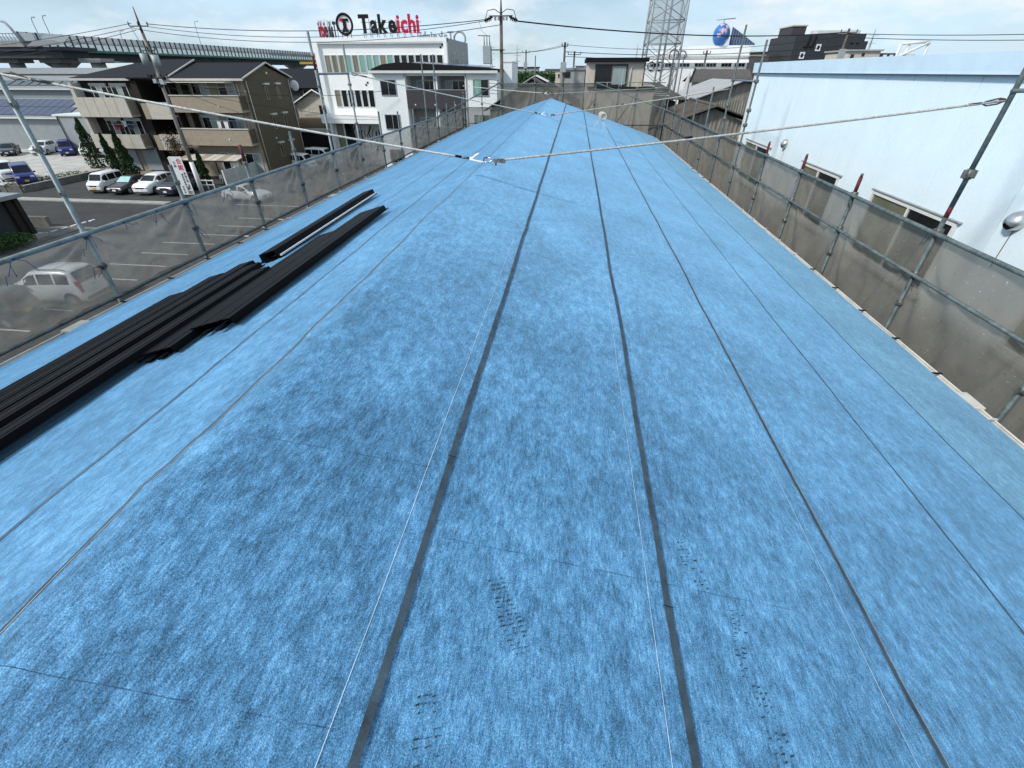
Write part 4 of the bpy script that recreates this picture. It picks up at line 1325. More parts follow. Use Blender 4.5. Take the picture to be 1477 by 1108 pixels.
# round emblem and letter at the canopy end
MB().torus((-22.2, OY0 - 1.25, 5.15), 0.28, 0.05, 'y', 18, 5).build('emblem_ring', M['black'], b)
vs, fs = text_mesh('n', 0.8, 0.02, 0.02)
mb = MB()
mb.add([(-21.8 + v.x, OY0 - 1.24 - v.z, 5.0 + v.y) for v in vs], fs)
mb.build('canopy_letter', M['black'], b)
FX = Face('+x', OX1)
for u in (64.2, 65.6, 67.0, 69.6, 72.0):
    window(b, FX, u, u + 0.8, 9.9, 11.3, 1, M['alu'], fw=0.05, d=0.05)
part(b, 'side_lamp', M['frame'], (OX1, OX1 + 0.25, 65.0, 65.2, 11.7, 11.85), (OX1, OX1 + 0.25, 70.0, 70.2, 11.7, 11.85))
# ivy at the corner of the mural
def leaf_cloud(mb, n, fn, size, rnd, flat=0.0):
    for _ in range(n):
        p = Vector(fn(rnd))
        a = Vector((rnd.gauss(0, 1), rnd.gauss(0, 1), rnd.gauss(0, 1))).normalized()
        c = a.orthogonal().normalized()
        d = a.cross(c)
        s = size * rnd.uniform(0.5, 1.3)
        mb.add([p - c * s, p + d * s * 0.55, p + c * s, p - d * s * 0.55], [(0, 1, 2, 3)])
    return mb


iv = thing('ivy', 'green ivy strip growing on the mural wall of the white office', 'plant', (-21.4, OY0, 0))
leaf_cloud(MB(), 900, lambda r: (-21.9 + r.random() * 0.9 * (0.4 + 0.6 * r.random()) + 0.2, OY0 - 0.16 - 0.12 * r.random(), r.random() * 4.6), 0.09, random.Random(3)).build('foliage', M['leaf2'], iv)
MB().tube([(-21.3, OY0 - 0.15, 0), (-21.35, OY0 - 0.15, 2.3), (-21.25, OY0 - 0.15, 4.4)], 0.04, 5).build('stem', M['bark'], iv)

# roof signs
def sign_letters(par, body, size, m, fn, bold, xs, ext=0.06):
    x = 0.0
    for ch in body:
        vs, fs = text_mesh(ch, size, ext, bold, xs)
        wmax = max(v.x for v in vs)
        wmin = min(v.x for v in vs)
        mb = MB()
        mb.add([fn(v.x - wmin + x, v.y, v.z) for v in vs], fs)
        mb.build('letter', m, par)
        x += (wmax - wmin) + size * 0.045
    return x


t = thing('roof_sign', 'black and red letters reading Takeichi on the white office roof', 'sign', (-22, 63.6, 12.8))
SZ = 2.05
fn = lambda off: (lambda x, y, z: (-25.45 + off + x, 63.6 - z, 13.70 + y * 1.12))
wa = sign_letters(t, 'Take', SZ, M['black'], fn(0), 0.078, 0.93)
wb = sign_letters(t, 'ichi', SZ, M['sign_red'], fn(wa), 0.070, 0.93)
print('sign width', wa + wb)
for k in range(9):
    x = -25.1 + k * (wa + wb) / 9
    part(t, 'support', M['lat'], (x, x + 0.06, 63.7, 63.76, 12.8, 14.9), (x, x + 0.05, 63.76, 64.7, 12.82, 12.87))
    MB().tube([(x, 64.7, 12.85), (x, 63.75, 14.5)], 0.03, 5).build('strut', M['lat'], t)
part(t, 'rail', M['lat'], (-25.3, -25.3 + wa + wb, 63.70, 63.75, 13.62, 13.67), (-25.3, -25.3 + wa + wb, 63.77, 63.82, 14.6, 14.65))
t = thing('emblem_sign', 'round roof sign with a red and black T inside a black ring', 'sign', (-27.2, 63.6, 12.8))
MB().torus((-27.22, 63.6, 14.48), 0.93, 0.13, 'y', 32, 8).build('ring', M['black'], t)
MB().disc((-27.22, 63.66, 14.48), 0.9, 'y', 0.06, 32).build('disc', M['sign_white'], t)
MB().prism([(-27.72, 14.75), (-27.72, 15.0), (-27.42, 15.0), (-27.42, 14.75)], 'y', 63.55, 63.62).build('red_bar', M['sign_red'], t)
MB().prism([(-27.415, 14.75), (-27.415, 15.0), (-26.74, 15.0), (-26.74, 14.75), (-27.02, 14.745), (-27.02, 14.2), (-26.8, 13.78), (-27.62, 13.78), (-27.40, 14.2), (-27.40, 14.75)], 'y', 63.545, 63.62).build('black_stem', M['black'], t)
for x in (-27.8, -27.2, -26.7):
    part(t, 'support', M['lat'], (x, x + 0.07, 63.75, 63.82, 12.8, 14.4))
t = thing('roof_sign', 'roof letters seen edge-on at the street corner of the white office', 'sign', (-30.4, 66, 12.8))
fnl = lambda off: (lambda x, y, z: (-28.5 - (off + x) * 0.33 + z * 0.5, 64.0 - (off + x) * 0.06, 13.35 + y * 1.05))
wa = sign_letters(t, 'Take', 1.9, M['charcoal'], fnl(0), 0.05, 0.9)
t_ = sign_letters(t, 'ichi', 1.9, M['sign_crimson'], fnl(wa), 0.05, 0.9)
for k in range(7):
    part(t, 'support', M['lat'], (-28.5 - 0.34 * k, -28.44 - 0.34 * k, 64.2 - k * 0.05, 64.26 - k * 0.05, 12.8, 14.9))
t = thing('roof_sign', 'low grey sign letters seen from behind on the white office roof', 'sign', (-20, 73.5, 12.8))
sign_letters(t, 'Takeichi', 1.5, M['sign_grey'], lambda x, y, z: (-16.6 - x * 1.0, 73.6 + z, 13.35 + y * 0.95), 0.04, 0.85)
MB().torus((-14.9 - 0.9, 73.6, 13.55), 0.75, 0.13, 'y', 26, 6).build('ring', M['trafo'], t)
for k in range(7):
    part(t, 'support', M['lat'], (-22 + k * 0.9, -21.93 + k * 0.9, 73.4, 73.46, 12.8, 13.9))

# ================================================================ WHITE APARTMENT HOUSE
b = thing('white_apartment_house', 'white tiled three storey apartment house with dark grey balconies and low black roof', 'building', (-13, 52, 0))
x0, x1, y0, y1 = -18.75, -7.1, 48.0, 57.0
part(b, 'wall', M['white_tile'], (x0, -15.55, y0, y1, 0, 9.95))
part(b, 'wall', M['white_tile'], (-10.05, x1, y0, y1, 0, 9.95))
part(b, 'recess_wall', M['gray_side'], (-15.549, -10.051, y0 + 1.5, y1, 0, 9.949))  # grey instead of white tile, so the recess shade sits in the colour
part(b, 'lintel', M['white_tile'], (-15.549, -10.051, y0, y0 + 0.2, 9.66, 9.95))
part(b, 'recess_pier', M['white_tile'], (-13.0, -12.65, y0 + 0.1, y0 + 1.49, 0, 9.655))
for zt, zb in ((8.58, 7.12), (5.60, 4.10)):
    bal = part(b, 'balcony', M['darkgrey'], (-15.60, -10.0, y0 - 0.10, y0 + 0.05, zb, zt), (-15.54, -10.06, y0 + 0.06, y0 + 1.49, zb, zb + 0.18))
    for x in (-14.9, -13.0, -11.1):
        part(bal, 'drain_cap', M['frame'], (x, x + 0.12, y0 - 0.13, y0 - 0.102, zb + 0.25, zb + 0.37))
    part(bal, 'coping', M['alu'], (-15.62, -9.98, y0 - 0.12, y0 + 0.07, zt + 0.002, zt + 0.05))
F = Face('-y', y0 + 1.5)
for z0 in (7.3, 4.3, 1.3):
    for u in (-15.0, -12.2):
        window(b, F, u, u + 1.9, z0, z0 + 2.0, 3, M['frame'], fw=0.06, d=0.06, gls=[M['curtain'], M['glass'], M['glass']])
F = Face('-y', y0)
for z0 in (8.14, 5.37, 2.4):
    window(b, F, -18.05, -16.55, z0, z0 + 1.25, 2, M['alu'], fw=0.05, d=0.05)
    window(b, F, -9.30, -7.85, z0, z0 + 1.28, 2, M['alu'], fw=0.05, d=0.05, gls=[M['glass_teal'], M['glass']])
rf = MB()
rf.prism([(x0 - 0.12, 9.96), (x1 + 0.1, 9.96), (x1 + 0.1, 10.16), (x0 + 4.2, 10.62), (x0 + 2.6, 10.66), (x0 + 1.2, 10.52), (x0 + 0.2, 10.2)], 'y', y0 - 0.3, y1 - 1.0)
rf.build('roof', M['black'], b)
part(b, 'eave_trim', M['frame'], (x0 - 0.15, x1 + 0.12, y0 - 0.34, y0 - 0.302, 9.86, 10.06))
for k in range(6):
    MB().slab([(-15.2 + 1.25 * k, y0 + 1.0, 10.60 - 0.06 * k), (-14.05 + 1.25 * k, y0 + 1.0, 10.54 - 0.06 * k), (-14.05 + 1.25 * k, y0 + 4.0, 10.66 - 0.06 * k), (-15.2 + 1.25 * k, y0 + 4.0, 10.72 - 0.06 * k)], 0.05).build('solar_panel', M['solar'], b)
part(b, 'side_wing', M['white_tile'], (x1 + 0.001, x1 + 0.9, y0 + 4, y1, 0, 10.7))
part(b, 'wing_trim', M['frame'], (x1 + 0.001, x1 + 0.93, y0 + 3.96, y1 + 0.02, 10.702, 10.78))
drop_pipe(b, -15.65, y0 - 0.06, 0, 9.9)
drop_pipe(b, -9.95, y0 - 0.06, 0, 9.9)

# ================================================================ SMALL HOUSES BEHIND
b = thing('gabled_house', 'small grey gabled house squeezed between brown block and white office', 'building', (-34, 68, 0))
part(b, 'wall', M['cream'], (-36.8, -31.3, 66.0, 71, 0, 6.5))
g = MB()
g.prism([(-36.8, 6.5), (-31.3, 6.5), (-34.0, 7.85)], 'y', 66.0, 66.2)
g.build('gable', M['cream'], b)
MB().slab([(-37.2, 65.6, 6.35), (-34.0, 65.6, 7.95), (-34.0, 74, 7.95), (-37.2, 74, 6.35)], 0.10).build('roof', M['slate'], b)
MB().slab([(-34.0, 65.6, 7.95), (-31.0, 65.6, 6.45), (-31.0, 74, 6.45), (-34.0, 74, 7.95)], 0.10).build('roof', M['slate'], b)
MB().tube([(-37.2, 65.55, 6.38), (-34.0, 65.55, 8.02), (-31.0, 65.55, 6.5)], 0.10, 5).build('bargeboard', M['frame'], b)
part(b, 'lower_wall', M['brown'], (-36.9, -31.2, 64.6, 65.9, 0, 4.9))
F = Face('-y', 66.0)
window(b, F, -33.7, -32.2, 5.1, 6.3, 2, M['frame_dark'])
mb = MB()
for k in range(5):
    mb.tube([(-36.2 + k * 0.5, 65.6, 4.9), (-36.2 + k * 0.5, 65.6, 5.8)], 0.02, 4)
mb.tube([(-36.3, 65.6, 5.8), (-34.1, 65.6, 5.95)], 0.02, 4)
mb.tube([(-36.3, 65.6, 5.4), (-34.1, 65.6, 5.5)], 0.02, 4)
mb.build('railing', M['alu'], b)
part(b, 'garage_opening', M['black'], (-36.6, -32.0, 64.55, 64.595, 0.3, 3.3))
part(b, 'garage_header', M['eave'], (-36.7, -31.8, 64.4, 64.54, 3.35, 3.8))

b = thing('slate_roof_house', 'dark roofed house with round dish behind the brown apartment block', 'building', (-38, 74, 0))
part(b, 'wall', M['darkgrey'], (-42, -33, 70, 78, 0, 8.2))
MB().slab([(-42.5, 69.5, 8.0), (-32.5, 69.5, 8.0), (-32.5, 74, 10.2), (-42.5, 74, 10.2)], 0.15).build('roof', M['slate'], b)
MB().slab([(-32.5, 78.5, 8.0), (-42.5, 78.5, 8.0), (-42.5, 74, 10.2), (-32.5, 74, 10.2)], 0.15).build('roof', M['slate'], b)
part(b, 'ridge_beam', M['yellow'], (-42.5, -31.5, 80, 80.4, 10.9, 11.2))
F = Face('-y', 70)
window(b, F, -37.6, -33.8, 6.3, 7.9, 3, M['frame'])
t = thing('dish_antenna', 'white round dish antenna beside the brown gable', 'antenna', (-33.7, 60.9, 8.6))
MB().sphere((-33.7, 61.0, 8.6), 0.55, 16, 8, (1, 0.22, 1)).build('dish', M['sign_white'], t)
MB().tube([(-33.7, 61.0, 8.6), (-34.1, 60.85, 8.1)], 0.04, 6).build('bracket', M['alu'], t)
MB().tube([(-33.7, 60.95, 8.6), (-33.45, 60.5, 8.55)], 0.03, 6).build('feed_arm', M['black'], t)

b = thing('beige_house', 'beige stucco house with black sliding window beyond the end scaffold', 'building', (2.8, 43, 0))
part(b, 'wall', M['beige'], (0.78, 4.85, 40.0, 47, 0, 10.55))
part(b, 'roof', M['black'], (0.60, 5.05, 39.7, 47.3, 10.56, 10.80))
part(b, 'lower_wing', M['beige'], (0.9, 5.5, 38.4, 39.99, 0, 8.95))
part(b, 'wing_coping', M['black'], (0.85, 5.55, 38.3, 39.95, 8.953, 9.08))
F = Face('-y', 40.0)
window(b, F, 1.33, 3.63, 9.12, 10.42, 2, M['frame_dark'], fw=0.09, d=0.10, gls=[M['glass'], M['curtain']])
MB().tube([(3.9, 39.95, 9.1), (3.9, 39.95, 10.2), (4.0, 39.95, 10.28)], 0.03, 6).build('vent_pipe', M['frame'], b)
drop_pipe(b, 4.82, 39.93, 9.1, 10.5, M['frame_dark'], 0.035)
mb = MB()
for x in (2.2, 3.2, 4.2):
    mb.tube([(x, 38.5, 9.05), (x, 38.5, 9.35)], 0.015, 4)
mb.tube([(1.5, 38.5, 9.35), (5.3, 38.5, 9.35)], 0.018, 4)
mb.build('handrail', M['frame'], b)

b = thing('grey_house', 'small pale grey flat roofed building behind the utility pole', 'building', (-0.4, 62, 0))
part(b, 'wall', M['gray_side'], (-1.8, 0.9, 60, 65, 0, 10.1))
part(b, 'coping', M['sign_grey'], (-1.9, 1.0, 59.9, 65.1, 10.103, 10.3))
F = Face('-y', 60)
window(b, F, -1.4, -0.7, 9.45, 9.95, 2, M['frame_dark'], fw=0.04)
b = thing('grey_house', 'dark fronted flat roofed building beside the beige house', 'building', (2.5, 66, 0))
part(b, 'wall', M['charcoal'], (0.95, 3.6, 64, 69, 0, 10.2))
part(b, 'white_front', M['white'], (1.2, 2.2, 63.8, 63.99, 0, 9.8))
part(b, 'coping', M['sign_grey'], (0.85, 3.7, 63.7, 69.1, 10.203, 10.45))

b = thing('low_shed', 'low brown roofed shed with white ridge tarp beyond the end scaffold', 'building', (-3, 44, 0))
part(b, 'wall', M['corr_wall'], (-6.4, -0.2, 39.5, 48, 0, 7.6))
MB().slab([(-6.8, 39.0, 7.5), (-3.2, 39.0, 9.55), (-3.2, 49, 9.55), (-6.8, 49, 7.5)], 0.08).build('roof', M['corr_brown'], b)
MB().slab([(-3.2, 39.0, 9.55), (0.4, 39.0, 7.8), (0.4, 49, 7.8), (-3.2, 49, 9.55)], 0.08).build('roof', M['corr_brown'], b)
g = MB()
g.prism([(-6.4, 7.6), (-0.2, 7.6), (-3.2, 9.45)], 'y', 39.45, 39.6)
g.build('gable', M['corr_wall'], b)
MB().slab([(-4.3, 42.0, 9.12), (-3.2, 42.0, 9.72), (-2.2, 42.0, 9.3), (-2.2, 45.0, 9.3), (-3.2, 45, 9.72), (-4.3, 45, 9.12)], 0.05).build('tarp', M['sign_white'], b)
# hedge bank far behind
t = thing('hedge', 'dark green clipped hedge bank behind the white apartment house', 'hedge', (-7, 86, 0))
leaf_cloud(MB(), 3800, lambda r: (-11.5 + 8.0 * r.random(), 85 + 4 * r.random(), 6 + 4.0 * r.random() ** 0.6 * (0.94 + 0.06 * math.sin(r.random() * 9))), 0.22, random.Random(8)).build('foliage', M['leaf2'], t)
part(t, 'core', M['leaf'], (-11.3, -3.8, 85.4, 88.7, 0, 9.7))

# ================================================================ OLD SHEDS ON THE OTHER SIDE
def corrugated(quad, par, name, m, n, amp=0.04, t=0.0):
    """quad a,b,c,d: a-b is across the ribs, a-d runs down them"""
    a, b_, c, d = [Vector(p) for p in quad]
    nn = (b_ - a).cross(d - a).normalized()
    vs, fs = [], []
    k = n * 4
    for i in range(k + 1):
        u = i / k
        h = amp * math.sin(i * math.pi / 2)
        vs += [a.lerp(b_, u) + nn * h, d.lerp(c, u) + nn * h]
        if i:
            fs.append((2 * i - 2, 2 * i, 2 * i + 1, 2 * i - 1))
    mb = MB()
    mb.add(vs, fs, True)
    return mb.build(name, m, par)


b = thing('corrugated_shed', 'weathered gabled shed of corrugated sheets close behind the net', 'building', (10, 41, 0))
part(b, 'wall', M['corr_wall'], (6.9, 12.9, 38.3, 46, 0, 6.75))
corrugated([(6.9, 38.22, 6.05), (12.9, 38.22, 6.05), (12.9, 38.22, 2.0), (6.9, 38.22, 2.0)], b, 'front_sheet', M['corr_wall'], 34, 0.03)
vs, fs = [], []
for i in range(61):
    x = 6.9 + 0.1 * i
    z = 6.75 + (7.85 - 6.75) * (1 - abs(x - 9.85) / 3.0)
    yy = 38.2 + 0.03 * math.sin(i * 2.1)
    vs += [(x, yy, 6.06), (x, yy, z)]
    if i:
        fs.append((2 * i - 2, 2 * i, 2 * i + 1, 2 * i - 1))
mb = MB()
mb.add(vs, fs)
mb.build('gable_sheet', M['corr_wall'], b)
corrugated([(9.85, 37.8, 8.0), (9.85, 47, 8.0), (6.3, 47, 6.75), (6.3, 37.8, 6.75)], b, 'roof', M['corr_brown'], 30, 0.03)
corrugated([(9.85, 47, 8.0), (9.85, 37.8, 8.0), (13.4, 37.8, 6.85), (13.4, 47, 6.85)], b, 'roof', M['corr_brown'], 30, 0.03)
MB().tube([(9.85, 37.75, 8.05), (9.85, 47, 8.05)], 0.12, 6).build('ridge_cap', M['corr_dark'], b)
MB().tube([(6.3, 37.75, 6.78), (9.85, 37.75, 8.04), (13.4, 37.75, 6.9)], 0.07, 5).build('bargeboard', M['corr_brown'], b)
part(b, 'rusty_base', M['rust'], (11.3, 12.9, 38.05, 38.19, 4.8, 5.9))
b = thing('corrugated_shed', 'long low shed with brown patched roof running along the net', 'building', (8, 56, 0))
part(b, 'wall', M['corr_wall'], (6.0, 9.0, 48.2, 64, 0, 7.8))
corrugated([(5.2, 64, 9.1), (5.2, 46.5, 8.15), (9.6, 46.5, 8.0), (9.6, 64, 8.9)], b, 'roof', M['corr_brown'], 46, 0.04)
for k in range(7):
    y_ = 47.5 + 1.9 * k
    MB().slab([(5.6 + 0.25 * k, y_, 8.27 + 0.103 * k), (8.2, y_ + 0.3, 8.20 + 0.1 * k), (8.2, y_ + 0.75, 8.24 + 0.1 * k), (5.6 + 0.25 * k, y_ + 0.45, 8.31 + 0.103 * k)], 0.03).build('patch_sheet', M['cream'] if k % 2 else M['corr_grey'], b)
b = thing('sheet_roof_shed', 'shed with broad smooth grey sheet roof behind the gabled shed', 'building', (13, 50, 0))
part(b, 'wall', M['corr_wall'], (11.0, 18, 46.5, 58, 0, 8.1))
rid = [(10.6, 46.2, 8.05), (14.8, 46.2, 9.45)]
for k in range(8):
    ya, yb = 46.0 + 1.5 * k, 47.47 + 1.5 * k
    MB().slab([(9.9, ya, 7.95), (14.0, ya, 9.35), (14.0, yb, 9.35), (9.9, yb, 7.95)], 0.05).build('roof_sheet', M['corr_grey'], b)
    MB().slab([(14.0, ya, 9.35), (18.4, ya, 8.0), (18.4, yb, 8.0), (14.0, yb, 9.35)], 0.05).build('roof_sheet', M['corr_grey'], b)
g = MB()
g.prism([(10.4, 7.6), (17.9, 7.6), (17.9, 8.1), (14.0, 9.28), (10.4, 8.05)], 'y', 46.35, 46.48)
g.build('gable', M['corr_wall'], b)
corrugated([(10.4, 46.30, 8.0), (17.9, 46.30, 8.0), (17.9, 46.30, 3.0), (10.4, 46.30, 3.0)], b, 'front_sheet', M['corr_wall'], 36, 0.04)
MB().tube([(9.9, 45.95, 7.98), (14.0, 45.95, 9.42), (18.4, 45.95, 8.03)], 0.07, 5).build('bargeboard', M['darkgrey'], b)
b = thing('dark_roof_shed', 'small house with dark ribbed roof and white gable below the white hall', 'building', (16, 64, 0))
part(b, 'wall', M['offwhite'], (12.9, 19, 62, 66, 0, 9.05))
corrugated([(13.4, 64, 10.2), (19.3, 64, 10.2), (19.3, 61.5, 9.0), (12.6, 61.5, 9.0)], b, 'roof', M['corr_dark'], 34, 0.035)
corrugated([(19.3, 64, 10.2), (13.4, 64, 10.2), (12.6, 66.5, 9.0), (19.3, 66.5, 9.0)], b, 'roof', M['corr_dark'], 34, 0.035)
g = MB()
g.prism([(62, 9.05), (66, 9.05), (64, 10.05)], 'x', 12.9, 13.1)
g.build('gable', M['offwhite'], b)
MB().tube([(12.5, 61.4, 8.98), (13.35, 64, 10.28)], 0.09, 4).build('bargeboard', M['black'], b)
F = Face('-y', 62.0)
for u in (13.6, 16.2):
    window(b, F, u, u + 1.5, 7.4, 8.6, 2, M['frame_dark'])

# ================================================================ WHITE HALL, GLOBE SIGN, CHARCOAL BUILDING
b = thing('white_hall', 'large white hall with curved roof edge behind the lattice tower', 'building', (20, 105, 0))
arc = []
for k in range(15):
    u = k / 14
    arc.append((11.2 + 17.4 * u, 11.9 + 1.55 * math.sin(min(1, u * 1.9) * math.pi / 2) + 0.1 * u))
g = MB()
g.prism([(11.2, 7.0)] + [(28.6, 7.0)] + list(reversed(arc)), 'y', 97, 125)
g.build('wall', M['white'], b)
for (za, zb, dy) in ((12.05, 12.2, 0.4), (11.2, 11.6, 0.9)):
    part(b, 'band', M['offwhite'] if dy < 0.5 else M['white'], (11.5, 28.7, 97 - dy, 96.99, za, zb))
part(b, 'lower_roof', M['white'], (10.5, 30.4, 93.0, 96.05, 0, 10.35))
F = Face('-y', 96.99)
for u in (12.5, 15.0, 17.5, 20.0, 21.9, 24.4, 26.6):
    window(b, F, u, u + 1.7, 10.6, 11.15, 3, M['frame'], fw=0.05)
part(b, 'rear_wing', M['beige'], (28.7, 33, 100, 118, 0, 12.8))
for z in (10.5, 11.0, 11.5, 12.0, 12.5):
    part(b, 'louvre', M['dkbrown'], (28.8, 32.9, 99.85, 99.99, z, z + 0.18))
for cx_, r_ in ((12.2, 0.55), (13.6, 0.55)):
    MB().torus((cx_, 92.9, 10.7), r_, 0.10, 'y', 18, 5).build('ring_mark', M['black'], b)
MB().torus((16.2, 96.4, 12.2), 0.75, 0.09, 'y', 20, 5).build('ring_mark', M['charcoal'], b)
MB().torus((17.6, 96.4, 12.2), 0.6, 0.09, 'y', 20, 5).build('ring_mark', M['charcoal'], b)

t = thing('globe_sign', 'blue globe sign ball on the roof of the white hall', 'sign', (23.5, 97.5, 13.4))
MB().sphere((23.5, 97.5, 14.95), 1.55, 24, 16, (0.85, 0.85, 1)).build('ball', M['globe_blue'], t)
rnd = random.Random(21)
for k in range(6):
    th, ph = rnd.uniform(0.5, 2.6), rnd.uniform(math.pi, 2 * math.pi)
    mb = MB()
    c = Vector((math.sin(th) * math.cos(ph), math.sin(th) * math.sin(ph), math.cos(th)))
    e1 = c.orthogonal().normalized()
    e2 = c.cross(e1)
    pts = []
    for j in range(9):
        a = 2 * math.pi * j / 9
        rr = rnd.uniform(0.12, 0.34)
        q = (c + e1 * rr * math.cos(a) + e2 * rr * math.sin(a)).normalized() * 1.57
        pts.append((23.5 + q.x * 0.85, 97.5 + q.y * 0.85, 14.95 + q.z))
    ctr = (23.5 + c.x * 0.85 * 1.585, 97.5 + c.y * 0.85 * 1.585, 14.95 + c.z * 1.585)
    mb.add([ctr] + pts, [(0, j + 1, (j + 1) % 9 + 1) for j in range(9)])
    mb.build('land_patch', M['globe_land'], t)
MB().tube([(23.5, 97.5, 12.9), (23.5, 97.5, 13.5)], 0.2, 8).build('post', M['lat'], t)
MB().tube([(23.5, 97.5, 16.4), (23.5, 97.5, 17.0)], 0.06, 6).build('mast', M['lat'], t)
MB().tube([(22.3, 97.5, 16.9), (25.2, 97.5, 17.1)], 0.07, 6).build('crossbar', M['lat'], t)
t = thing('fan_sign', 'dark blue wedge shaped lattice sign beside the globe ball', 'sign', (27, 97.5, 13.4))
g = MB()
g.prism([(25.1, 13.6), (25.1, 16.0), (29.2, 13.75), (29.2, 13.6)], 'y', 97.4, 97.7)
g.build('board', M['fan_blue'], t)
for k in range(9):
    x = 25.3 + 0.42 * k
    zt = 16.0 - (x - 25.1) / 4.1 * 2.25 - 0.1
    part(t, 'bar', M['fan_gold'], (x, x + 0.12, 97.33, 97.39, 13.7, max(13.8, zt)))
part(t, 'leg', M['charcoal'], (25.4, 25.55, 97.5, 97.6, 12.9, 13.6), (28.4, 28.55, 97.5, 97.6, 12.9, 13.6))

b = thing('charcoal_building', 'charcoal grey blocky building with white framed windows above the pale blue parapet', 'building', (32, 86, 0))
g = MB()
g.prism([(29.1, 0), (38.4, 0), (38.4, 13.3), (37.9, 13.3), (37.9, 14.1), (29.1, 14.05)], 'y', 80, 90)
g.build('wall', M['charcoal'], b)
part(b, 'annex', M['darkgrey'], (27.6, 29.09, 84, 93, 0, 11.9))
part(b, 'plant_room', M['darkgrey'], (29.4, 31.2, 83, 88, 14.0, 15.1))
part(b, 'plant_cap', M['cream'], (29.3, 31.3, 82.9, 88.1, 15.103, 15.25))
part(b, 'roof_duct', M['offwhite'], (31.5, 37.3, 80.6, 82, 14.15, 14.5))
F = Face('-y', 80)
for u, z in ((32.0, 12.25), (30.2, 11.4)):
    window(b, F, u, u + 0.62, z, z + 0.75, 1, M['sign_white'], fw=0.14, d=0.08)
for u in (30.4, 31.1):
    MB().tube([(u + 0.5, 79.9, 14.0), (u + 0.35, 79.9, 12.8), (u + 0.2, 79.9, 12.65), (u, 79.9, 12.8)], 0.10, 6).build('drain_pipe', M['black'], b)
for u in (29.6, 33.5):
    part(b, 'panel_joint', M['darkgrey'], (u, u + 0.06, 79.97, 79.99, 10, 13.9))
for u in (36.2, 36.9):
    part(b, 'vent_slot', M['black'], (u, u + 0.4, 79.96, 79.99, 13.0, 13.15))
part(b, 'flue_cap', M['sign_white'], (31.3, 31.7, 80.0, 80.4, 14.12, 14.45))
b = thing('pale_rooftop_house', 'pale stepped building peeking over the pale blue parapet', 'building', (33.5, 72, 0))
part(b, 'wall', M['beige'], (31.9, 35.4, 70, 76, 0, 11.95))
part(b, 'roof', M['corr_grey'], (31.7, 35.6, 69.8, 76.2, 11.953, 12.1))
F = Face('-y', 70)
window(b, F, 32.2, 32.55, 11.3, 11.65, 1, M['frame_dark'], fw=0.04)
window(b, F, 33.4, 33.7, 11.5, 11.75, 1, M['frame_dark'], fw=0.04)
part(b, 'dark_wing', M['charcoal'], (35.41, 37.4, 70, 75, 0, 11.75))
part(b, 'white_mark', M['sign_white'], (35.8, 36.2, 69.95, 69.99, 11.2, 11.6), (36.5, 36.9, 69.95, 69.99, 11.2, 11.6))

# ================================================================ LATTICE TOWER
t = thing('lattice_tower', 'tall grey steel lattice tower wrapped in pale netting', 'tower', (11.2, 77.2, 0))
LX0, LX1, LY0, LY1 = 8.95, 13.45, 75.0, 79.5
corners = [(LX0, LY0), (LX1, LY0), (LX1, LY1), (LX0, LY1)]
for x, y in corners:
    MB().tube([(x, y, 0), (x + (11.2 - x) * 0.08, y + (77.2 - y) * 0.08, 26)], 0.12, 6).build('leg', M['lat'], t)


def cor(k, z):
    x, y = corners[k % 4]
    q = 0.08 * z / 26
    return (x + (11.2 - x) * q, y + (77.2 - y) * q, z)


lv = [4.5, 7.3, 10.2, 13.0, 15.4, 17.8, 20.2, 22.6, 25.0]
for i, z in enumerate(lv):
    for k in range(4):
        MB().tube([cor(k, z), cor(k + 1, z)], 0.06, 5).build('girt', M['lat'], t)
        if i + 1 < len(lv):
            MB().tube([cor(k, z), cor(k + 1, lv[i + 1])], 0.045, 5).build('diagonal', M['lat'], t)
            MB().tube([cor(k + 1, z), cor(k, lv[i + 1])], 0.045, 5).build('diagonal', M['lat'], t)
            if k == 0:
                a, c = Vector(cor(0, z)), Vector(cor(1, z))
                e = (Vector(cor(0, lv[i + 1])) + Vector(cor(1, lv[i + 1]))) / 2
                MB().tube([a.lerp(c, 0.0).lerp(e, 0.5), (a.x, a.y, (z + lv[i + 1]) / 2)], 0.035, 4).build('brace', M['lat'], t)
for k in range(4):
    MB().add([cor(k, 13.0), cor(k + 1, 13.0), cor(k + 1, 25.9), cor(k, 25.9)], [(0, 1, 2, 3)]).build('net_wrap', M['latnet'], t)
for dx in (-0.15, 0.55):
    MB().tube([(11.0 + dx, 77, 0), (11.1 + dx, 77, 26)], 0.13, 6).build('cable_riser', M['trafo'], t)

# ================================================================ ELEVATED EXPRESSWAY
t = thing('elevated_expressway', 'long elevated expressway on piers with green girder and tall noise barrier', 'viaduct', (-126, 200, 0))
EX, EYA, EYB = -120.0, 108.0, 420.0
part(t, 'deck', M['viaduct'], (EX - 12, EX, EYA, EYB, 13.75, 14.28))
part(t, 'girder', M['green_paint'], (EX - 0.02, EX + 0.25, EYA, EYB, 13.82, 14.15))
part(t, 'box_girder', M['viaduct_dark'], (EX - 9.5, EX - 2.0, EYA, EYB, 12.2, 13.74))
part(t, 'barrier_screen', M['barrier'], (EX - 0.15, EX - 0.10, EYA, EYB, 15.55, 17.0))
part(t, 'clear_screen', M['barrier_clear'], (EX - 0.15, EX - 0.10, EYA, EYB, 14.3, 15.54))
mb = MB()
y = EYA
while y < EYB:
    mb.box(EX - 0.09, EX + 0.12, y, y + 0.28, 14.29, 17.03)
    y += 2.0
tag(mb.build('barrier_post', M['viaduct_dark'], t), kind='stuff')
part(t, 'barrier_rail', M['viaduct'], (EX - 0.08, EX + 0.10, EYA, EYB, 15.45, 15.60))
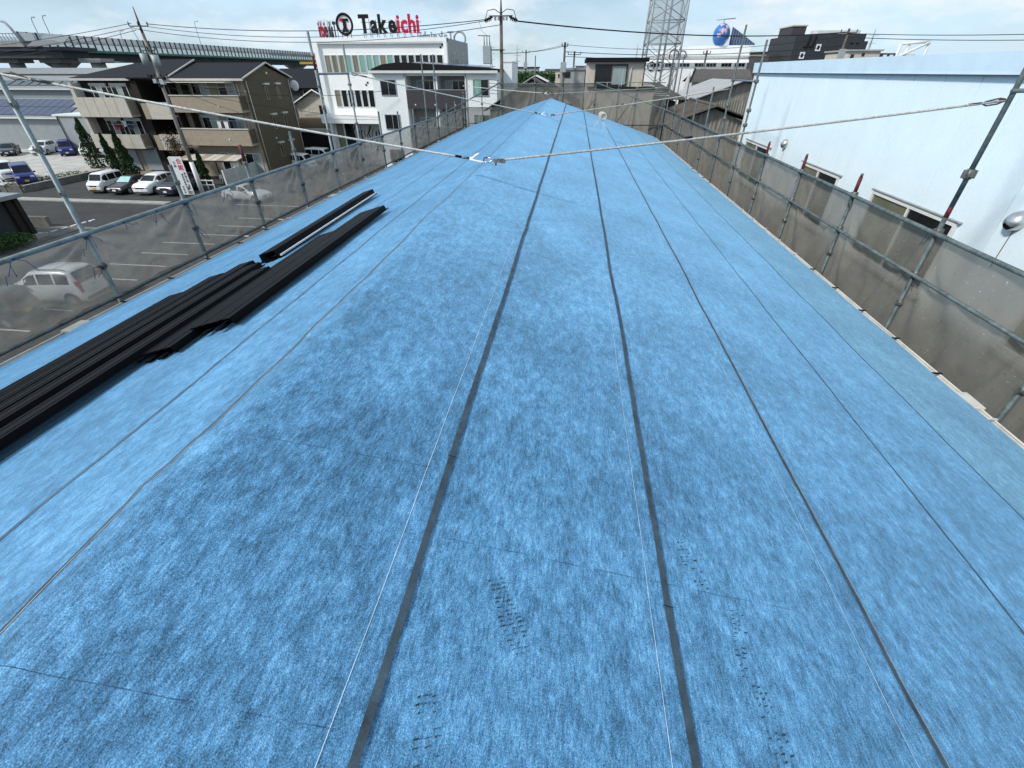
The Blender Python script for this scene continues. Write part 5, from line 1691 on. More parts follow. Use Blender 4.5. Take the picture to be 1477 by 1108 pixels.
part(t, 'far_barrier', M['barrier_clear'], (EX - 12, EX - 11.95, EYA, EYB, 14.3, 16.6))
part(t, 'concrete_parapet', M['viaduct'], (EX + 0.02, EX + 0.3, 205, EYB, 15.2, 16.1))
for k in range(11):
    y = 121 + 28 * k
    MB().tube([(EX - 6, y, 0), (EX - 6, y, 11.0)], 1.5, 16).build('pier', M['viaduct'], t)
    g = MB()
    g.prism([(EX - 8, 10.6), (EX - 4, 10.6), (EX - 1, 12.18), (EX - 11, 12.18)], 'y', y - 1.1, y + 1.1)
    g.build('pier_cap', M['viaduct'], t)
t = thing('expressway_ramp', 'dark elevated ramp deck merging into the expressway at the picture edge', 'viaduct', (-150, 106, 0))
part(t, 'parapet', M['viaduct'], (-230, -112.5, 104.7, 105.0, 14.25, 15.3))
part(t, 'deck', M['viaduct_dark'], (-230, -107.5, 105.01, 113, 13.6, 14.25))
part(t, 'girder', M['viaduct_dark'], (-230, -109, 105.6, 112, 12.3, 13.59))
part(t, 'end_panel', M['trafo'], (-116.2, -112.4, 104.3, 104.5, 15.2, 16.5))
MB().slab([(-112.3, 104.4, 14.3), (-106.5, 104.4, 14.6), (-104.0, 104.4, 15.9), (-109.6, 104.4, 16.45)], 0.15).build('end_panel', M['trafo'], t)
MB().slab([(-115.0, 104.2, 14.28), (-106.5, 104.2, 14.55), (-108, 104.2, 15.3), (-112.6, 104.2, 15.25)], 0.15).build('flank_panel', M['sign_grey'], t)
for x in (-125, -114.5, -104.8):
    MB().tube([(x, 109, 0), (x, 109, 11.6)], 1.35, 14).build('pier', M['viaduct'], t)
    part(t, 'pier_cap', M['viaduct'], (x - 2.6, x + 2.6, 107.2, 110.8, 11.5, 12.29))
mb = MB()
for k in range(12):
    x = -124 + k * 0.8
    mb.tube([(x, 104.9, 15.3), (x - 0.25, 104.9, 16.5)], 0.05, 4)
mb.tube([(-127, 104.9, 16.5), (-115.4, 104.9, 16.45)], 0.06, 4)
mb.build('rail_fence', M['viaduct_dark'], t)
t = thing('direction_sign', 'green direction sign on a curved grey gantry arm at the picture edge', 'sign', (-114.8, 104, 14))
MB().tube([(-114.9, 103.9, 14.3), (-116.3, 103.9, 17.2), (-117.0, 103.9, 18.2), (-118.2, 103.9, 18.6), (-121, 103.9, 18.9)], 0.24, 8).build('gantry_arm', M['lat'], t)
MB().slab([(-124.5, 103.5, 17.6), (-119.6, 103.5, 17.6), (-120.3, 103.5, 19.0), (-124.5, 103.5, 19.7)], 0.1).build('board', M['green_paint'], t)


def street_lamp(x, y, z0, h, label):
    t = thing('street_lamp', label, 'street lamp', (x, y, z0), group='lamps on the expressway')
    MB().tube([(x, y, z0), (x, y, z0 + h * 0.86), (x + 0.2, y - 0.1, z0 + h * 0.95), (x + 0.7, y - 0.4, z0 + h), (x + 1.6, y - 0.9, z0 + h)], 0.07, 6).build('pole', M['lat'], t)
    MB().box(x + 1.5, x + 2.1, y - 1.25, y - 0.85, z0 + h - 0.12, z0 + h + 0.05).build('lamp_head', M['trafo'], t)


street_lamp(-120.5, 113.2, 14.28, 5.4, 'curved street lamp at the start of the noise barrier')
street_lamp(-120.5, 116.0, 14.28, 5.9, 'curved street lamp next along the noise barrier')
street_lamp(-120.5, 136, 14.28, 4.4, 'low curved street lamp just left of the transformer pole')
street_lamp(-120.5, 166.5, 14.28, 8.5, 'tall street lamp above the stair tower right of the transformer pole')
street_lamp(-127, 106, 14.25, 4.2, 'curved street lamp below the green direction sign')

# ================================================================ WAREHOUSE, LOW BUILDINGS BEHIND
b = thing('warehouse', 'grey warehouse with rows of solar panels on its roof behind the parked cars', 'building', (-84, 70, 0))
part(b, 'wall', M['warewall'], (-110, -72.3, 67, 77, 0, 4.4))
MB().slab([(-110.4, 66.6, 4.42), (-71.9, 66.6, 4.42), (-71.9, 72.0, 6.48), (-110.4, 72.0, 6.48)], 0.12).build('roof', M['wareroof'], b)
MB().slab([(-71.9, 77.4, 4.42), (-110.4, 77.4, 4.42), (-110.4, 72.0, 6.48), (-71.9, 72.0, 6.48)], 0.12).build('roof', M['wareroof'], b)
part(b, 'eave_gutter', M['frame'], (-110.4, -71.85, 66.45, 66.6, 4.34, 4.5))
g = MB()
g.prism([(67, 4.4), (77, 4.4), (72, 6.35)], 'x', -72.45, -72.28)
g.build('gable', M['charcoal'], b)
for r_ in range(2):
    for k in range(17):
        x = -95.5 + 1.32 * k
        ya = 67.0 + 2.35 * r_
        z = lambda yy: 4.42 + (yy - 66.6) * (2.06 / 5.4) + 0.17
        if x > -74.8 and r_ == 1:
            continue
        MB().slab([(x, ya, z(ya)), (x + 1.25, ya, z(ya)), (x + 1.25, ya + 2.25, z(ya + 2.25)), (x, ya + 2.25, z(ya + 2.25))], 0.05).build('solar_panel', M['solar'], b)
drop_pipe(b, -72.2, 66.9, 0, 4.3, M['black'], 0.06)
b = thing('pale_annex', 'pale grey blue flat roofed annex beside the tall conifer', 'building', (-66, 66, 0))
part(b, 'wall', M['warewall'], (-70.5, -62.5, 63, 70, 0, 5.0))
part(b, 'coping', M['frame'], (-70.8, -62.3, 62.8, 70.2, 5.003, 5.2))
drop_pipe(b, -70.3, 62.9, 0, 5.0, M['black'], 0.06)
b = thing('long_workshop', 'long grey workshop with a strip of dark skylights beneath the expressway', 'building', (-105, 92, 0))
part(b, 'wall', M['warewall'], (-150, -89.5, 88, 98, 0, 7.3))
MB().slab([(-150, 87.6, 7.3), (-89.2, 87.6, 7.3), (-89.2, 93, 9.2), (-150, 93, 9.2)], 0.12).build('roof', M['wareroof'], b)
for k in range(14):
    x = -118 + 2.05 * k
    MB().slab([(x, 88.6, 7.82), (x + 1.7, 88.6, 7.82), (x + 1.7, 90.6, 8.53), (x, 90.6, 8.53)], 0.06).build('skylight', M['glass'], b)
part(b, 'eave_gutter', M['frame'], (-150, -89.15, 87.4, 87.6, 7.2, 7.4))
b = thing('roofscape_shed', 'brown and grey shed roofs crowded behind the workshop', 'building', (-104, 100, 0))
part(b, 'wall', M['concrete_dark'], (-150, -93, 99, 104, 0, 9.6))
MB().slab([(-150, 98.6, 9.5), (-92.5, 98.6, 9.5), (-92.5, 101.5, 10.5), (-150, 101.5, 10.5)], 0.1).build('roof', M['wareroof'], b)
part(b, 'brown_band', M['brown'], (-150, -93.2, 98.3, 98.59, 9.1, 9.45))

# dark house corner at the picture edge, shrub, low walls
b = thing('dark_house', 'dark house corner with brown post and grey roof edge at the picture edge', 'building', (-43, 24, 0))
part(b, 'wall', M['charcoal'], (-50, -38.7, 14, 28.3, 0, 2.75))
part(b, 'roof', M['sign_grey'], (-50.2, -38.2, 13.7, 28.9, 2.76, 3.02))
part(b, 'corner_post', M['dkbrown'], (-38.69, -38.35, 28.31, 28.62, 0, 2.75), (-38.69, -38.45, 27.8, 28.25, 0, 2.75))
part(b, 'plinth', M['concrete'], (-38.68, -38.0, 27.2, 28.9, 0, 0.32))
t = thing('shrub', 'low bright green shrub in front of the dark house', 'shrub', (-37.6, 25.8, 0))
leaf_cloud(MB(), 2600, lambda r: (lambda a, q, h: (-37.6 + 0.85 * q * math.cos(a), 25.8 + 1.9 * q * math.sin(a), 0.1 + h * (1.0 - 0.55 * q * q)))(r.random() * 6.283, r.random() ** 0.5, r.random() ** 0.5), 0.075, random.Random(5)).build('foliage', M['leaf2'], t)
for k in range(5):
    MB().tube([(-37.6 + 0.2 * k - 0.4, 25.2 + 0.3 * k, 0), (-37.6 + 0.3 * k - 0.6, 25.1 + 0.35 * k, 0.75)], 0.02, 5).build('stem', M['bark'], t)
t = thing('low_wall', 'low dark concrete wall along the road at the forecourt', 'wall', (-42, 31.2, 0))
part(t, 'wall_block', M['concrete_dark'], (-58, -40.2, 31.05, 31.35, 0, 0.75))
t = thing('low_wall', 'low retaining wall along the gravel yard beside the white boxy car', 'wall', (-54.2, 46, 0))
part(t, 'wall_block', M['concrete_dark'], (-54.28, -54.05, 41.6, 51.0, 0, 0.62))
part(t, 'coping', M['concrete'], (-54.30, -54.03, 41.6, 51.0, 0.622, 0.68))
t = thing('low_wall', 'low dark wall in front of the blue van', 'wall', (-60, 41.4, 0))
part(t, 'wall_block', M['concrete_dark'], (-80, -54.31, 41.3, 41.55, 0, 0.72))
t = thing('notice_board', 'two white notice boards on the low wall in front of the blue van', 'sign', (-57, 41.2, 0.7))
for x, wd in ((-57.6, 1.0), (-56.3, 0.65)):
    o = part(t, 'board', M['sign_white'], (x, x + wd, 41.15, 41.2, 0.75, 1.35))
    part(o, 'printed_line', M['sign_grey'], (x + 0.15, x + wd - 0.15, 41.135, 41.147, 1.0, 1.12))
for x in (-57.4, -56.8, -56.0):
    part(t, 'post', M['alu'], (x, x + 0.05, 41.21, 41.26, 0, 1.3))
tag(leaf_cloud(MB(), 2500, lambda r: (-54.6 - 4 * r.random() ** 2, 42 + 9.0 * r.random(), 0.30 + 0.10 * r.random()), 0.09, random.Random(15)).build('verge_grass', M['grass']), kind='stuff')
tag(leaf_cloud(MB(), 900, lambda r: (-62 + 7 * r.random(), 39.6 + 1.5 * r.random(), 0.02 + 0.12 * r.random()), 0.09, random.Random(16)).build('verge_grass', M['grass']), kind='stuff')

# panel fence
t = thing('panel_fence', 'pale grey panel fence with white posts along the parking lot', 'fence', (-35.6, 58, 0))
for k in range(9):
    y = 46.2 + 1.99 * k
    MB().box(-35.63, -35.57, y + 0.04, y + 1.95, 0.12, 1.62).build('fence_panel', M['fence'], t)
    MB().box(-35.56, -35.54, y + 0.04, y + 1.95, 0.85, 0.90).build('rail', M['fence'], t)
    MB().box(-35.66, -35.52, y - 0.04, y + 0.035, 0, 1.68).build('post', M['frame'], t)
t = thing('guard_rail', 'short white guard rail beside the utility pole', 'fence', (-36.6, 45, 0))
for x in (-37.6, -36.9, -36.2):
    part(t, 'post', M['frame'], (x, x + 0.07, 45.0, 45.07, 0, 1.0))
part(t, 'rail', M['frame'], (-37.7, -36.0, 44.95, 44.99, 0.85, 0.95), (-37.7, -36.0, 44.95, 44.99, 0.45, 0.52))

# ================================================================ TREES
def conifer(x, y, h, r, label, seed, lean=0.0):
    t = thing('conifer', label, 'tree', (x, y, 0), group='conifers by the apartment blocks')
    rnd = random.Random(seed)
    MB().tube([(x, y, 0), (x + lean * 0.5, y, h * 0.5), (x + lean, y, h * 0.95)], 0.10, 6, r2=0.015).build('trunk', M['bark'], t)

    def fn(q):
        v = q.random() ** 0.75
        a = q.random() * 6.283
        lump = 0.72 + 0.28 * math.sin(a * 3 + v * 17 + seed) + 0.18 * math.sin(v * 31 + a * 2)
        rr = r * (1 - v) ** 0.7 * (0.35 + 0.65 * min(1, v * 9)) * lump * (0.55 + 0.45 * q.random() ** 0.4)
        return (x + lean * v + rr * math.cos(a), y + rr * math.sin(a), 0.12 + v * (h - 0.12))
    leaf_cloud(MB(), 5200, fn, 0.105, rnd).build('crown', M['leaf'], t)


conifer(-57.4, 53.5, 5.6, 1.35, 'tallest dark conifer standing alone beside the pale annex', 1)
conifer(-49.9, 48.6, 4.6, 0.85, 'slim conifer behind the black car', 2, -0.3)
conifer(-48.6, 48.9, 4.9, 1.0, 'slim conifer behind the white car in front of the shutters', 3, -0.3)
conifer(-38.05, 46.6, 3.4, 0.65, 'small conifer beside the bicycles', 4)
t = thing('shrub', 'dry brown shrub beside the stair tower', 'shrub', (-43.6, 50, 0))
MB().tube([(-43.6, 50.0, 0), (-43.5, 50.0, 2.2), (-43.2, 50.0, 4.0)], 0.06, 6, r2=0.02).build('trunk', M['bark'], t)
leaf_cloud(MB(), 1300, lambda r: (-43.2 + r.gauss(0, 0.36), 50.0 + r.gauss(0, 0.3), 3.4 + r.gauss(0, 0.55)), 0.08, random.Random(6)).build('foliage', M['leaf_brown'], t)

# ================================================================ SIGN BANNER
t = thing('sign_board', 'tall white sign board with red and black vertical writing beside the road', 'sign', (-35.7, 40.8, 0))
ang = R(8)


def sb(u, z, o):
    return (-36.3 + u * math.cos(ang) + o * math.sin(ang), 40.8 + u * math.sin(ang) - o * math.cos(ang), z)


def sbox(u0, u1, z0, z1, o0, o1, name, m, par):
    vs = [sb(u0, z0, o1), sb(u1, z0, o1), sb(u1, z0, o0), sb(u0, z0, o0), sb(u0, z1, o1), sb(u1, z1, o1), sb(u1, z1, o0), sb(u0, z1, o0)]
    return MB().add(vs, [(3, 2, 1, 0), (4, 5, 6, 7), (0, 1, 5, 4), (1, 2, 6, 5), (2, 3, 7, 6), (3, 0, 4, 7)]).build(name, m, par)


brd = sbox(0.08, 1.15, 0.45, 3.68, 0.0, 0.06, 'board', M['sign_white'], t)
sbox(-0.02, 0.075, 0.0, 3.62, -0.02, 0.08, 'post', M['sign_white'], t)
sbox(0.62, 1.12, 0.48, 0.80, 0.061, 0.064, 'blue_band', M['trafo'], brd)


def vtext(s, u, z, size, m, step=1.06):
    for i, ch in enumerate(s):
        vs, fs = text_mesh(ch, size, 0.002, 0.012 * size)
        mb = MB()
        mb.add([sb(u + v.x, z - i * size * step + v.y, 0.066 + v.z) for v in vs], fs)
        mb.build('character', m, brd)


vtext('会館', 0.58, 3.12, 0.50, M['sign_red'])
vtext('葬儀式場ご案内', 0.86, 2.20, 0.20, M['black'])
vtext('事前相談受付中', 0.60, 2.10, 0.20, M['black'])
vtext('公益', 0.24, 3.10, 0.26, M['black'])
vtext('東名', 0.66, 0.88, 0.30, M['charcoal'])
vtext('市民会', 0.26, 1.05, 0.22, M['black'])

# ================================================================ UTILITY POLES AND WIRES
def cross_arm(par, x, y, z, half, ang=0.0, n=3):
    c, s_ = math.cos(ang), math.sin(ang)
    a = MB().tube([(x - half * c, y - half * s_ - 0.14, z), (x + half * c, y + half * s_ - 0.14, z)], 0.05, 4).build('crossarm', M['pole_dark'], par)
    for k in range(n):
        q = -half + 2 * half * k / (n - 1)
        mb = MB()
        px, py = x + q * c, y + q * s_ - 0.14
        for j in range(3):
            mb.tube([(px, py, z + 0.05 + 0.07 * j), (px, py, z + 0.09 + 0.07 * j)], 0.06, 8)
        mb.tube([(px, py, z), (px, py, z + 0.3)], 0.025, 6)
        mb.build('insulator', M['black'], a)
    return a


def transformer(par, x, y, z, r=0.28, h=0.8):
    mb = MB().tube([(x, y, z), (x, y, z + h)], r, 14)
    o = mb.build('transformer', M['trafo'], par)
    mb = MB()
    for k in range(2):
        mb.tube([(x - 0.12 + 0.24 * k, y, z + h), (x - 0.12 + 0.24 * k, y, z + h + 0.25)], 0.035, 6)
    mb.build('bushing', M['black'], o)
    part(o, 'bracket', M['pole_dark'], (x - 0.05, x + 0.05, y - 0.05, y + 0.4, z + 0.2, z + 0.3))


t = thing('utility_pole', 'concrete utility pole with twin transformers in front of the brown apartment blocks', 'utility pole', (-36.15, 43.15, 0))
PX, PY = -36.15, 43.15
MB().tube([(PX, PY, 0), (PX, PY, 12.6)], 0.19, 12, r2=0.115).build('pole', M['wood_pole'], t)
MB().tube([(PX, PY, 12.6), (PX, PY, 14.3)], 0.10, 8, r2=0.03).build('pole_top', M['pole_dark'], t)
MB().tube([(PX, PY, 0.1), (PX, PY, 2.9)], 0.205, 12, r2=0.19).build('white_sleeve', M['sign_white'], t)
cross_arm(t, PX, PY, 13.05, 0.75, R(10))
cross_arm(t, PX, PY, 11.45, 0.6, R(10), 3)
transformer(t, PX - 0.55, PY - 0.2, 10.45)
transformer(t, PX + 0.5, PY - 0.25, 10.35)
cross_arm(t, PX, PY, 9.55, 0.8, R(10), 4)
for (dx, dz, s_) in ((-0.3, 9.3, 0.16), (0.35, 9.25, 0.2), (0.05, 9.0, 0.14), (0.6, 9.5, 0.13), (-0.6, 9.6, 0.15)):
    MB().box(PX + dx - s_, PX + dx + s_, PY - 0.35, PY - 0.12, dz - s_, dz + s_).build('junction_box', M['trafo'] if s_ > 0.15 else M['black'], t, bevel=0.02)
mb = MB()
for a, c in (((-0.4, 11.4), (-0.55, 10.9)), ((0.4, 11.4), (0.5, 10.9)), ((0, 12.9), (0.4, 11.5)), ((-0.7, 13.0), (-0.3, 11.6))):
    mb.tube([(PX + a[0], PY - 0.2, a[1]), (PX + (a[0] + c[0]) / 2 + 0.1, PY - 0.3, (a[1] + c[1]) / 2), (PX + c[0], PY - 0.2, c[1])], 0.02, 5)
mb.build('jumper_cable', M['wire'], t)
for z in (6.9, 5.4, 3.6):
    MB().tube([(PX - 0.28, PY - 0.1, z), (PX + 0.1, PY - 0.1, z)], 0.02, 5).build('step_bolt', M['pole_dark'], t)

t = thing('utility_pole', 'tall utility pole with two black insulator strings beside the white apartment house', 'utility pole', (-5.68, 41, 0))
QX, QY = -5.68, 41.0
MB().tube([(QX, QY, 0), (QX, QY, 13.2)], 0.18, 12, r2=0.11).build('pole', M['pole_dark'], t)
MB().tube([(QX, QY, 13.2), (QX, QY, 14.6)], 0.09, 8, r2=0.02).build('pole_top', M['pole_dark'], t)
MB().tube([(QX - 0.85, QY - 0.14, 13.25), (QX + 0.85, QY - 0.14, 13.25)], 0.05, 4).build('crossarm', M['pole_dark'], t)
for s_ in (-1, 1):
    mb = MB()
    for k in range(4):
        x = QX + s_ * (0.72 + 0.12 * k)
        mb.tube([(x, QY - 0.14, 13.12 - 0.04 * k), (x + s_ * 0.06, QY - 0.14, 13.10 - 0.04 * k)], 0.13, 8)
    mb.tube([(QX + s_ * 0.6, QY - 0.14, 13.2), (QX + s_ * 1.2, QY - 0.14, 12.98)], 0.06, 6)
    mb.build('insulator_string', M['black'], t)
    mb = MB()
    mb.tube([(QX + s_ * 1.1, QY - 0.2, 13.1), (QX + s_ * 0.95, QY - 0.2, 13.55), (QX + s_ * 0.45, QY - 0.2, 13.62), (QX + s_ * 0.05, QY - 0.2, 13.4)], 0.025, 6)
    mb.build('jumper_cable', M['wire'], t)
for dx in (-0.4, -0.15, 0.2, 0.42):
    MB().box(QX + dx - 0.06, QX + dx + 0.06, QY - 0.3, QY - 0.08, 13.0, 13.22).build('insulator', M['sign_grey'], t)
bx_ = MB().box(QX - 1.35, QX - 0.75, QY - 0.4, QY + 0.1, 10.45, 11.55).build('switch_box', M['trafo'], t, bevel=0.03)
mb = MB()
for k in range(3):
    mb.tube([(QX - 1.25 + 0.2 * k, QY - 0.2, 11.55), (QX - 1.25 + 0.2 * k, QY - 0.2, 12.1)], 0.045, 6)
mb.build('bushing', M['sign_grey'], bx_)
MB().tube([(QX - 1.7, QY - 0.2, 12.15), (QX - 0.8, QY - 0.2, 12.12)], 0.03, 5).build('arm', M['pole_dark'], t)
MB().tube([(QX - 1.35, QY - 0.15, 11.3), (QX + 0.25, QY - 0.15, 11.3)], 0.05, 4).build('bracket', M['pole_dark'], t)
MB().tube([(QX - 1.6, QY - 0.2, 13.0), (QX - 1.4, QY - 0.2, 12.4), (QX - 0.95, QY - 0.2, 12.1)], 0.012, 4).build('drop_wire', M['wire'], t)
for k in range(5):
    MB().tube([(QX - 1.1, QY - 0.1, 8.6 + 0.22 * k), (QX - 0.2, QY - 0.1, 8.55 + 0.22 * k)], 0.02, 4).build('step_bar', M['pole_dark'], t)


def small_pole(x, y, h, label, arm=0.9, m='pole_dark'):
    t = thing('utility_pole', label, 'utility pole', (x, y, 0))
    MB().tube([(x, y, 0), (x, y, h)], 0.17, 10, r2=0.11).build('pole', M[m], t)
    cross_arm(t, x, y, h - 0.35, arm, R(5))
    MB().box(x - 0.35, x + 0.25, y - 0.4, y - 0.12, h - 2.6, h - 1.7).build('switch_box', M['trafo'], t, bevel=0.02)


small_pole(-1.42, 60 - 1.0, 12.5, 'distant utility pole rising over the small grey building', 0.3)
small_pole(-0.45, 71, 12.1, 'distant leaning pole with stacked switches behind the grey building', 0.8)
small_pole(27.5, 62, 13.6, 'utility pole in front of the charcoal building', 0.8)
small_pole(15.6, 70, 12.1, 'slim pole rising above the dark ribbed roof', 0.4)
small_pole(-8.9, 95, 13.0, 'far slim pole left of the hedge bank', 0.6)


def wire(a, c, sag, label, r=0.02, group='overhead power lines'):
    a, c = Vector(a), Vector(c)
    pts = []
    for k in range(21):
        u = k / 20
        p = a.lerp(c, u)
        p.z -= sag * 4 * u * (1 - u)
        pts.append(p)
    o = MB().tube(pts, r, 5).build('power_line', M['wire'])
    tag(o, label, 'power line', group)


wire((PX + 0.7, PY - 0.1, 13.2), (QX - 1.2, QY - 0.14, 13.05), 0.55, 'upper wire between the two near utility poles', 0.025)
wire((PX + 0.1, PY - 0.1, 13.1), (QX - 1.2, QY - 0.14, 12.98), 0.85, 'middle wire between the two near utility poles')
wire((PX - 0.6, PY - 0.1, 12.9), (QX - 0.1, QY - 0.1, 12.75), 0.95, 'lower wire between the two near utility poles')
wire((QX + 1.2, QY - 0.14, 12.95), (27.4, 62, 13.3), 0.55, 'thick wire falling away from the tall pole past the tower', 0.045)
wire((QX + 0.1, QY, 11.1), (-1.4, 59, 12.2), 0.15, 'wire linking the tall pole with the distant pole')
wire((-8.9, 95, 12.7), (-1.4, 59, 12.3), 0.1, 'wire from the far slim pole to the distant pole')
wire((-1.4, 59, 12.3), (27.4, 62, 13.0), 0.75, 'long wire behind the beige house roof')
wire((PX - 0.7, PY, 13.25), (-62, 46, 11.5), 0.25, 'upper wire leaving the transformer pole over the cars')
wire((PX - 0.6, PY, 13.0), (-62, 47, 11.0), 0.25, 'middle wire leaving the transformer pole over the cars')
wire((PX - 0.5, PY, 12.8), (-62, 48, 10.6), 0.25, 'lower wire leaving the transformer pole over the cars')
wire((PX, PY, 9.4), (-17.0, 47.5, 8.6), 0.8, 'sagging service wire to the white apartment house')
wire((PX, PY, 9.2), (-34.1, 57, 5.0), 0.4, 'service wire falling to the brown gable wall', 0.018)
wire((PX, PY, 8.9), (-19, 61, 5.4), 0.7, 'service wire to the white office canopy', 0.018)
wire((27.4, 62, 13.2), (60, 50, 13.6), 0.6, 'upper wire leaving over the pale blue parapet', 0.03)
wire((27.4, 62, 12.9), (60, 50, 13.0), 0.6, 'lower wire leaving over the pale blue parapet', 0.03)
wire((27.4, 62, 12.2), (-1.4, 59, 11.7), 0.5, 'low wire crossing in front of the white hall', 0.03)
wire((27.4, 62, 11.6), (-1.4, 59, 11.3), 0.4, 'lowest wire crossing in front of the white hall', 0.025)


def pylon(x, y, h, label):
    t = thing('pylon', label, 'pylon', (x, y, 0), group='far power pylons')
    w_ = h * 0.045
    for sx in (-1, 1):
        for sy in (-1, 1):
            MB().tube([(x + sx * w_, y + sy * w_, 0), (x, y, h)], 0.13, 4).build('leg', M['lat'], t)
    for z in (0.66, 0.78, 0.9):
        MB().tube([(x - w_ * 2, y, h * z), (x + w_ * 2, y, h * z)], 0.10, 4).build('arm', M['lat'], t)
    for k in range(7):
        z0, z1 = h * k / 8, h * (k + 1) / 8
        a0, a1 = w_ * (1 - k / 8), w_ * (1 - (k + 1) / 8)
        MB().tube([(x - a0, y - a0, z0), (x + a1, y - a1, z1)], 0.07, 4).build('diagonal', M['lat'], t)
        MB().tube([(x + a0, y - a0, z0), (x - a1, y - a1, z1)], 0.07, 4).build('diagonal', M['lat'], t)


pylon(160, 330, 29, 'far power pylon above the pale blue parapet')
pylon(31, 300, 22, 'far power pylon above the beige house')
pylon(-33, 300, 22, 'far power pylon right of the tall pole')
pylon(-52, 330, 24, 'far power pylon behind the white apartment house')

# low far town
rnd = random.Random(77)
spots = [(-24, 150, 9.6), (-14, 140, 9.3), (-3, 150, 10.2), (6, 140, 9.7), (-40, 190, 11.2), (40, 130, 10.4), (52, 150, 11.5), (70, 140, 10.8), (-20, 200, 11.0), (5, 210, 11.4), (22, 190, 11.8), (90, 160, 11.6)]
words = ['leftmost distant low block behind the white apartment house', 'distant low block behind the hedge bank', 'distant pale block behind the small grey building', 'distant low block behind the beige house',
         'far wide block beyond the white office', 'distant block behind the charcoal building', 'distant pale block behind the parapet frame', 'distant low block over the long parapet',
         'very far pale block left of the tall pole', 'very far block right of the distant pole', 'very far block behind the lattice tower', 'distant block at the edge over the parapet']
for (x, y, h), wd in zip(spots, words):
    b = thing('distant_building', wd, 'building', (x, y, 0), group='distant low buildings')
    hw, m = rnd.uniform(4, 7), M[rnd.choice(['offwhite', 'beige', 'gray_side', 'white'])]
    part(b, 'wall', m, (x - hw, x + hw, y, y + 8, 0, h))
    part(b, 'roof', M[rnd.choice(['corr_dark', 'sign_grey', 'slate'])], (x - hw - 0.3, x + hw + 0.3, y - 0.3, y + 8.3, h, h + 0.35))
    F = Face('-y', y)
    for k in range(4):
        for z in (h - 1.8,):
            window(b, F, x - hw + 0.8 + k * (hw * 2 - 1) / 4, x - hw + 2.0 + k * (hw * 2 - 1) / 4, z, z + 1.1, 2, M['frame'], fw=0.08)

# ================================================================ VEHICLES
def lerp(a, c, t):
    return a + (c - a) * t


STY = {
    # stations: (y, z_top, z_belt, top width fraction, body width fraction)
    'kei': dict(L=3.4, W=1.48, st=[(-1.70, .62, .58, .80, .84), (-1.66, .86, .80, .86, .95), (-1.50, 1.00, .92, .90, 1), (-1.22, 1.06, .97, .90, 1), (-.86, 1.66, .98, .84, 1), (-.5, 1.73, .99, .85, 1), (1.2, 1.74, 1.0, .85, 1), (1.55, 1.68, 1.0, .83, 1), (1.66, 1.02, .98, .88, .98), (1.70, .62, .58, .84, .9)],
                ws=(3, 4), rw=(7, 8), sw=[(-1.0, -.38), (-.3, .6), (.68, 1.48)], wb=(-1.1, 1.12), r=.28),
    'wagon': dict(L=4.2, W=1.82, st=[(-2.1, .60, .56, .72, .8), (-2.02, .85, .80, .8, .93), (-1.75, 1.0, .94, .84, 1), (-1.2, 1.10, 1.02, .86, 1), (-.45, 1.68, 1.06, .76, 1), (0.1, 1.80, 1.08, .80, 1), (1.3, 1.80, 1.09, .80, 1), (1.75, 1.72, 1.09, .79, 1), (2.0, 1.10, 1.05, .86, .98), (2.06, .80, .74, .90, .96), (2.1, .5, .46, .85, .92)],
                  ws=(3, 4), rw=(7, 8), sw=[(-.72, -.05), (.05, .82), (.92, 1.6)], wb=(-1.28, 1.36), r=.32),
    'sedan': dict(L=4.4, W=1.7, st=[(-2.2, .52, .48, .7, .78), (-2.1, .70, .66, .8, .92), (-1.6, .84, .80, .86, 1), (-.95, .93, .88, .86, 1), (-.15, 1.38, .92, .70, 1), (.35, 1.44, .94, .72, 1), (.95, 1.38, .95, .70, 1), (1.55, 1.0, .95, .80, 1), (2.05, .97, .92, .82, .95), (2.17, .72, .68, .82, .92), (2.2, .45, .42, .8, .88)],
                  ws=(3, 4), rw=(6, 7), sw=[(-.55, .22), (.3, 1.0)], wb=(-1.35, 1.3), r=.30),
    'suv': dict(L=4.4, W=1.78, st=[(-2.2, .60, .55, .72, .8), (-2.12, .86, .80, .82, .93), (-1.8, 1.0, .94, .86, 1), (-1.05, 1.10, 1.02, .86, 1), (-.35, 1.56, 1.06, .74, 1), (.15, 1.64, 1.08, .77, 1), (1.3, 1.62, 1.10, .76, 1), (1.75, 1.52, 1.10, .75, 1), (2.05, 1.12, 1.06, .84, .97), (2.16, .8, .75, .86, .95), (2.2, .5, .46, .82, .9)],
                ws=(3, 4), rw=(7, 8), sw=[(-.7, .02), (.1, .85), (.95, 1.55)], wb=(-1.3, 1.32), r=.34),
    'van': dict(L=4.0, W=1.68, st=[(-2.0, .66, .60, .78, .84), (-1.95, .95, .88, .85, .95), (-1.75, 1.08, 1.0, .88, 1), (-1.5, 1.14, 1.05, .88, 1), (-.95, 1.78, 1.07, .82, 1), (-.5, 1.86, 1.08, .84, 1), (1.4, 1.86, 1.10, .84, 1), (1.85, 1.78, 1.10, .82, 1), (1.96, 1.1, 1.06, .88, .98), (2.0, .6, .56, .85, .92)],
                ws=(3, 4), rw=(7, 8), sw=[(-1.1, -.4), (-.3, .7), (.8, 1.75)], wb=(-1.25, 1.25), r=.30),
}


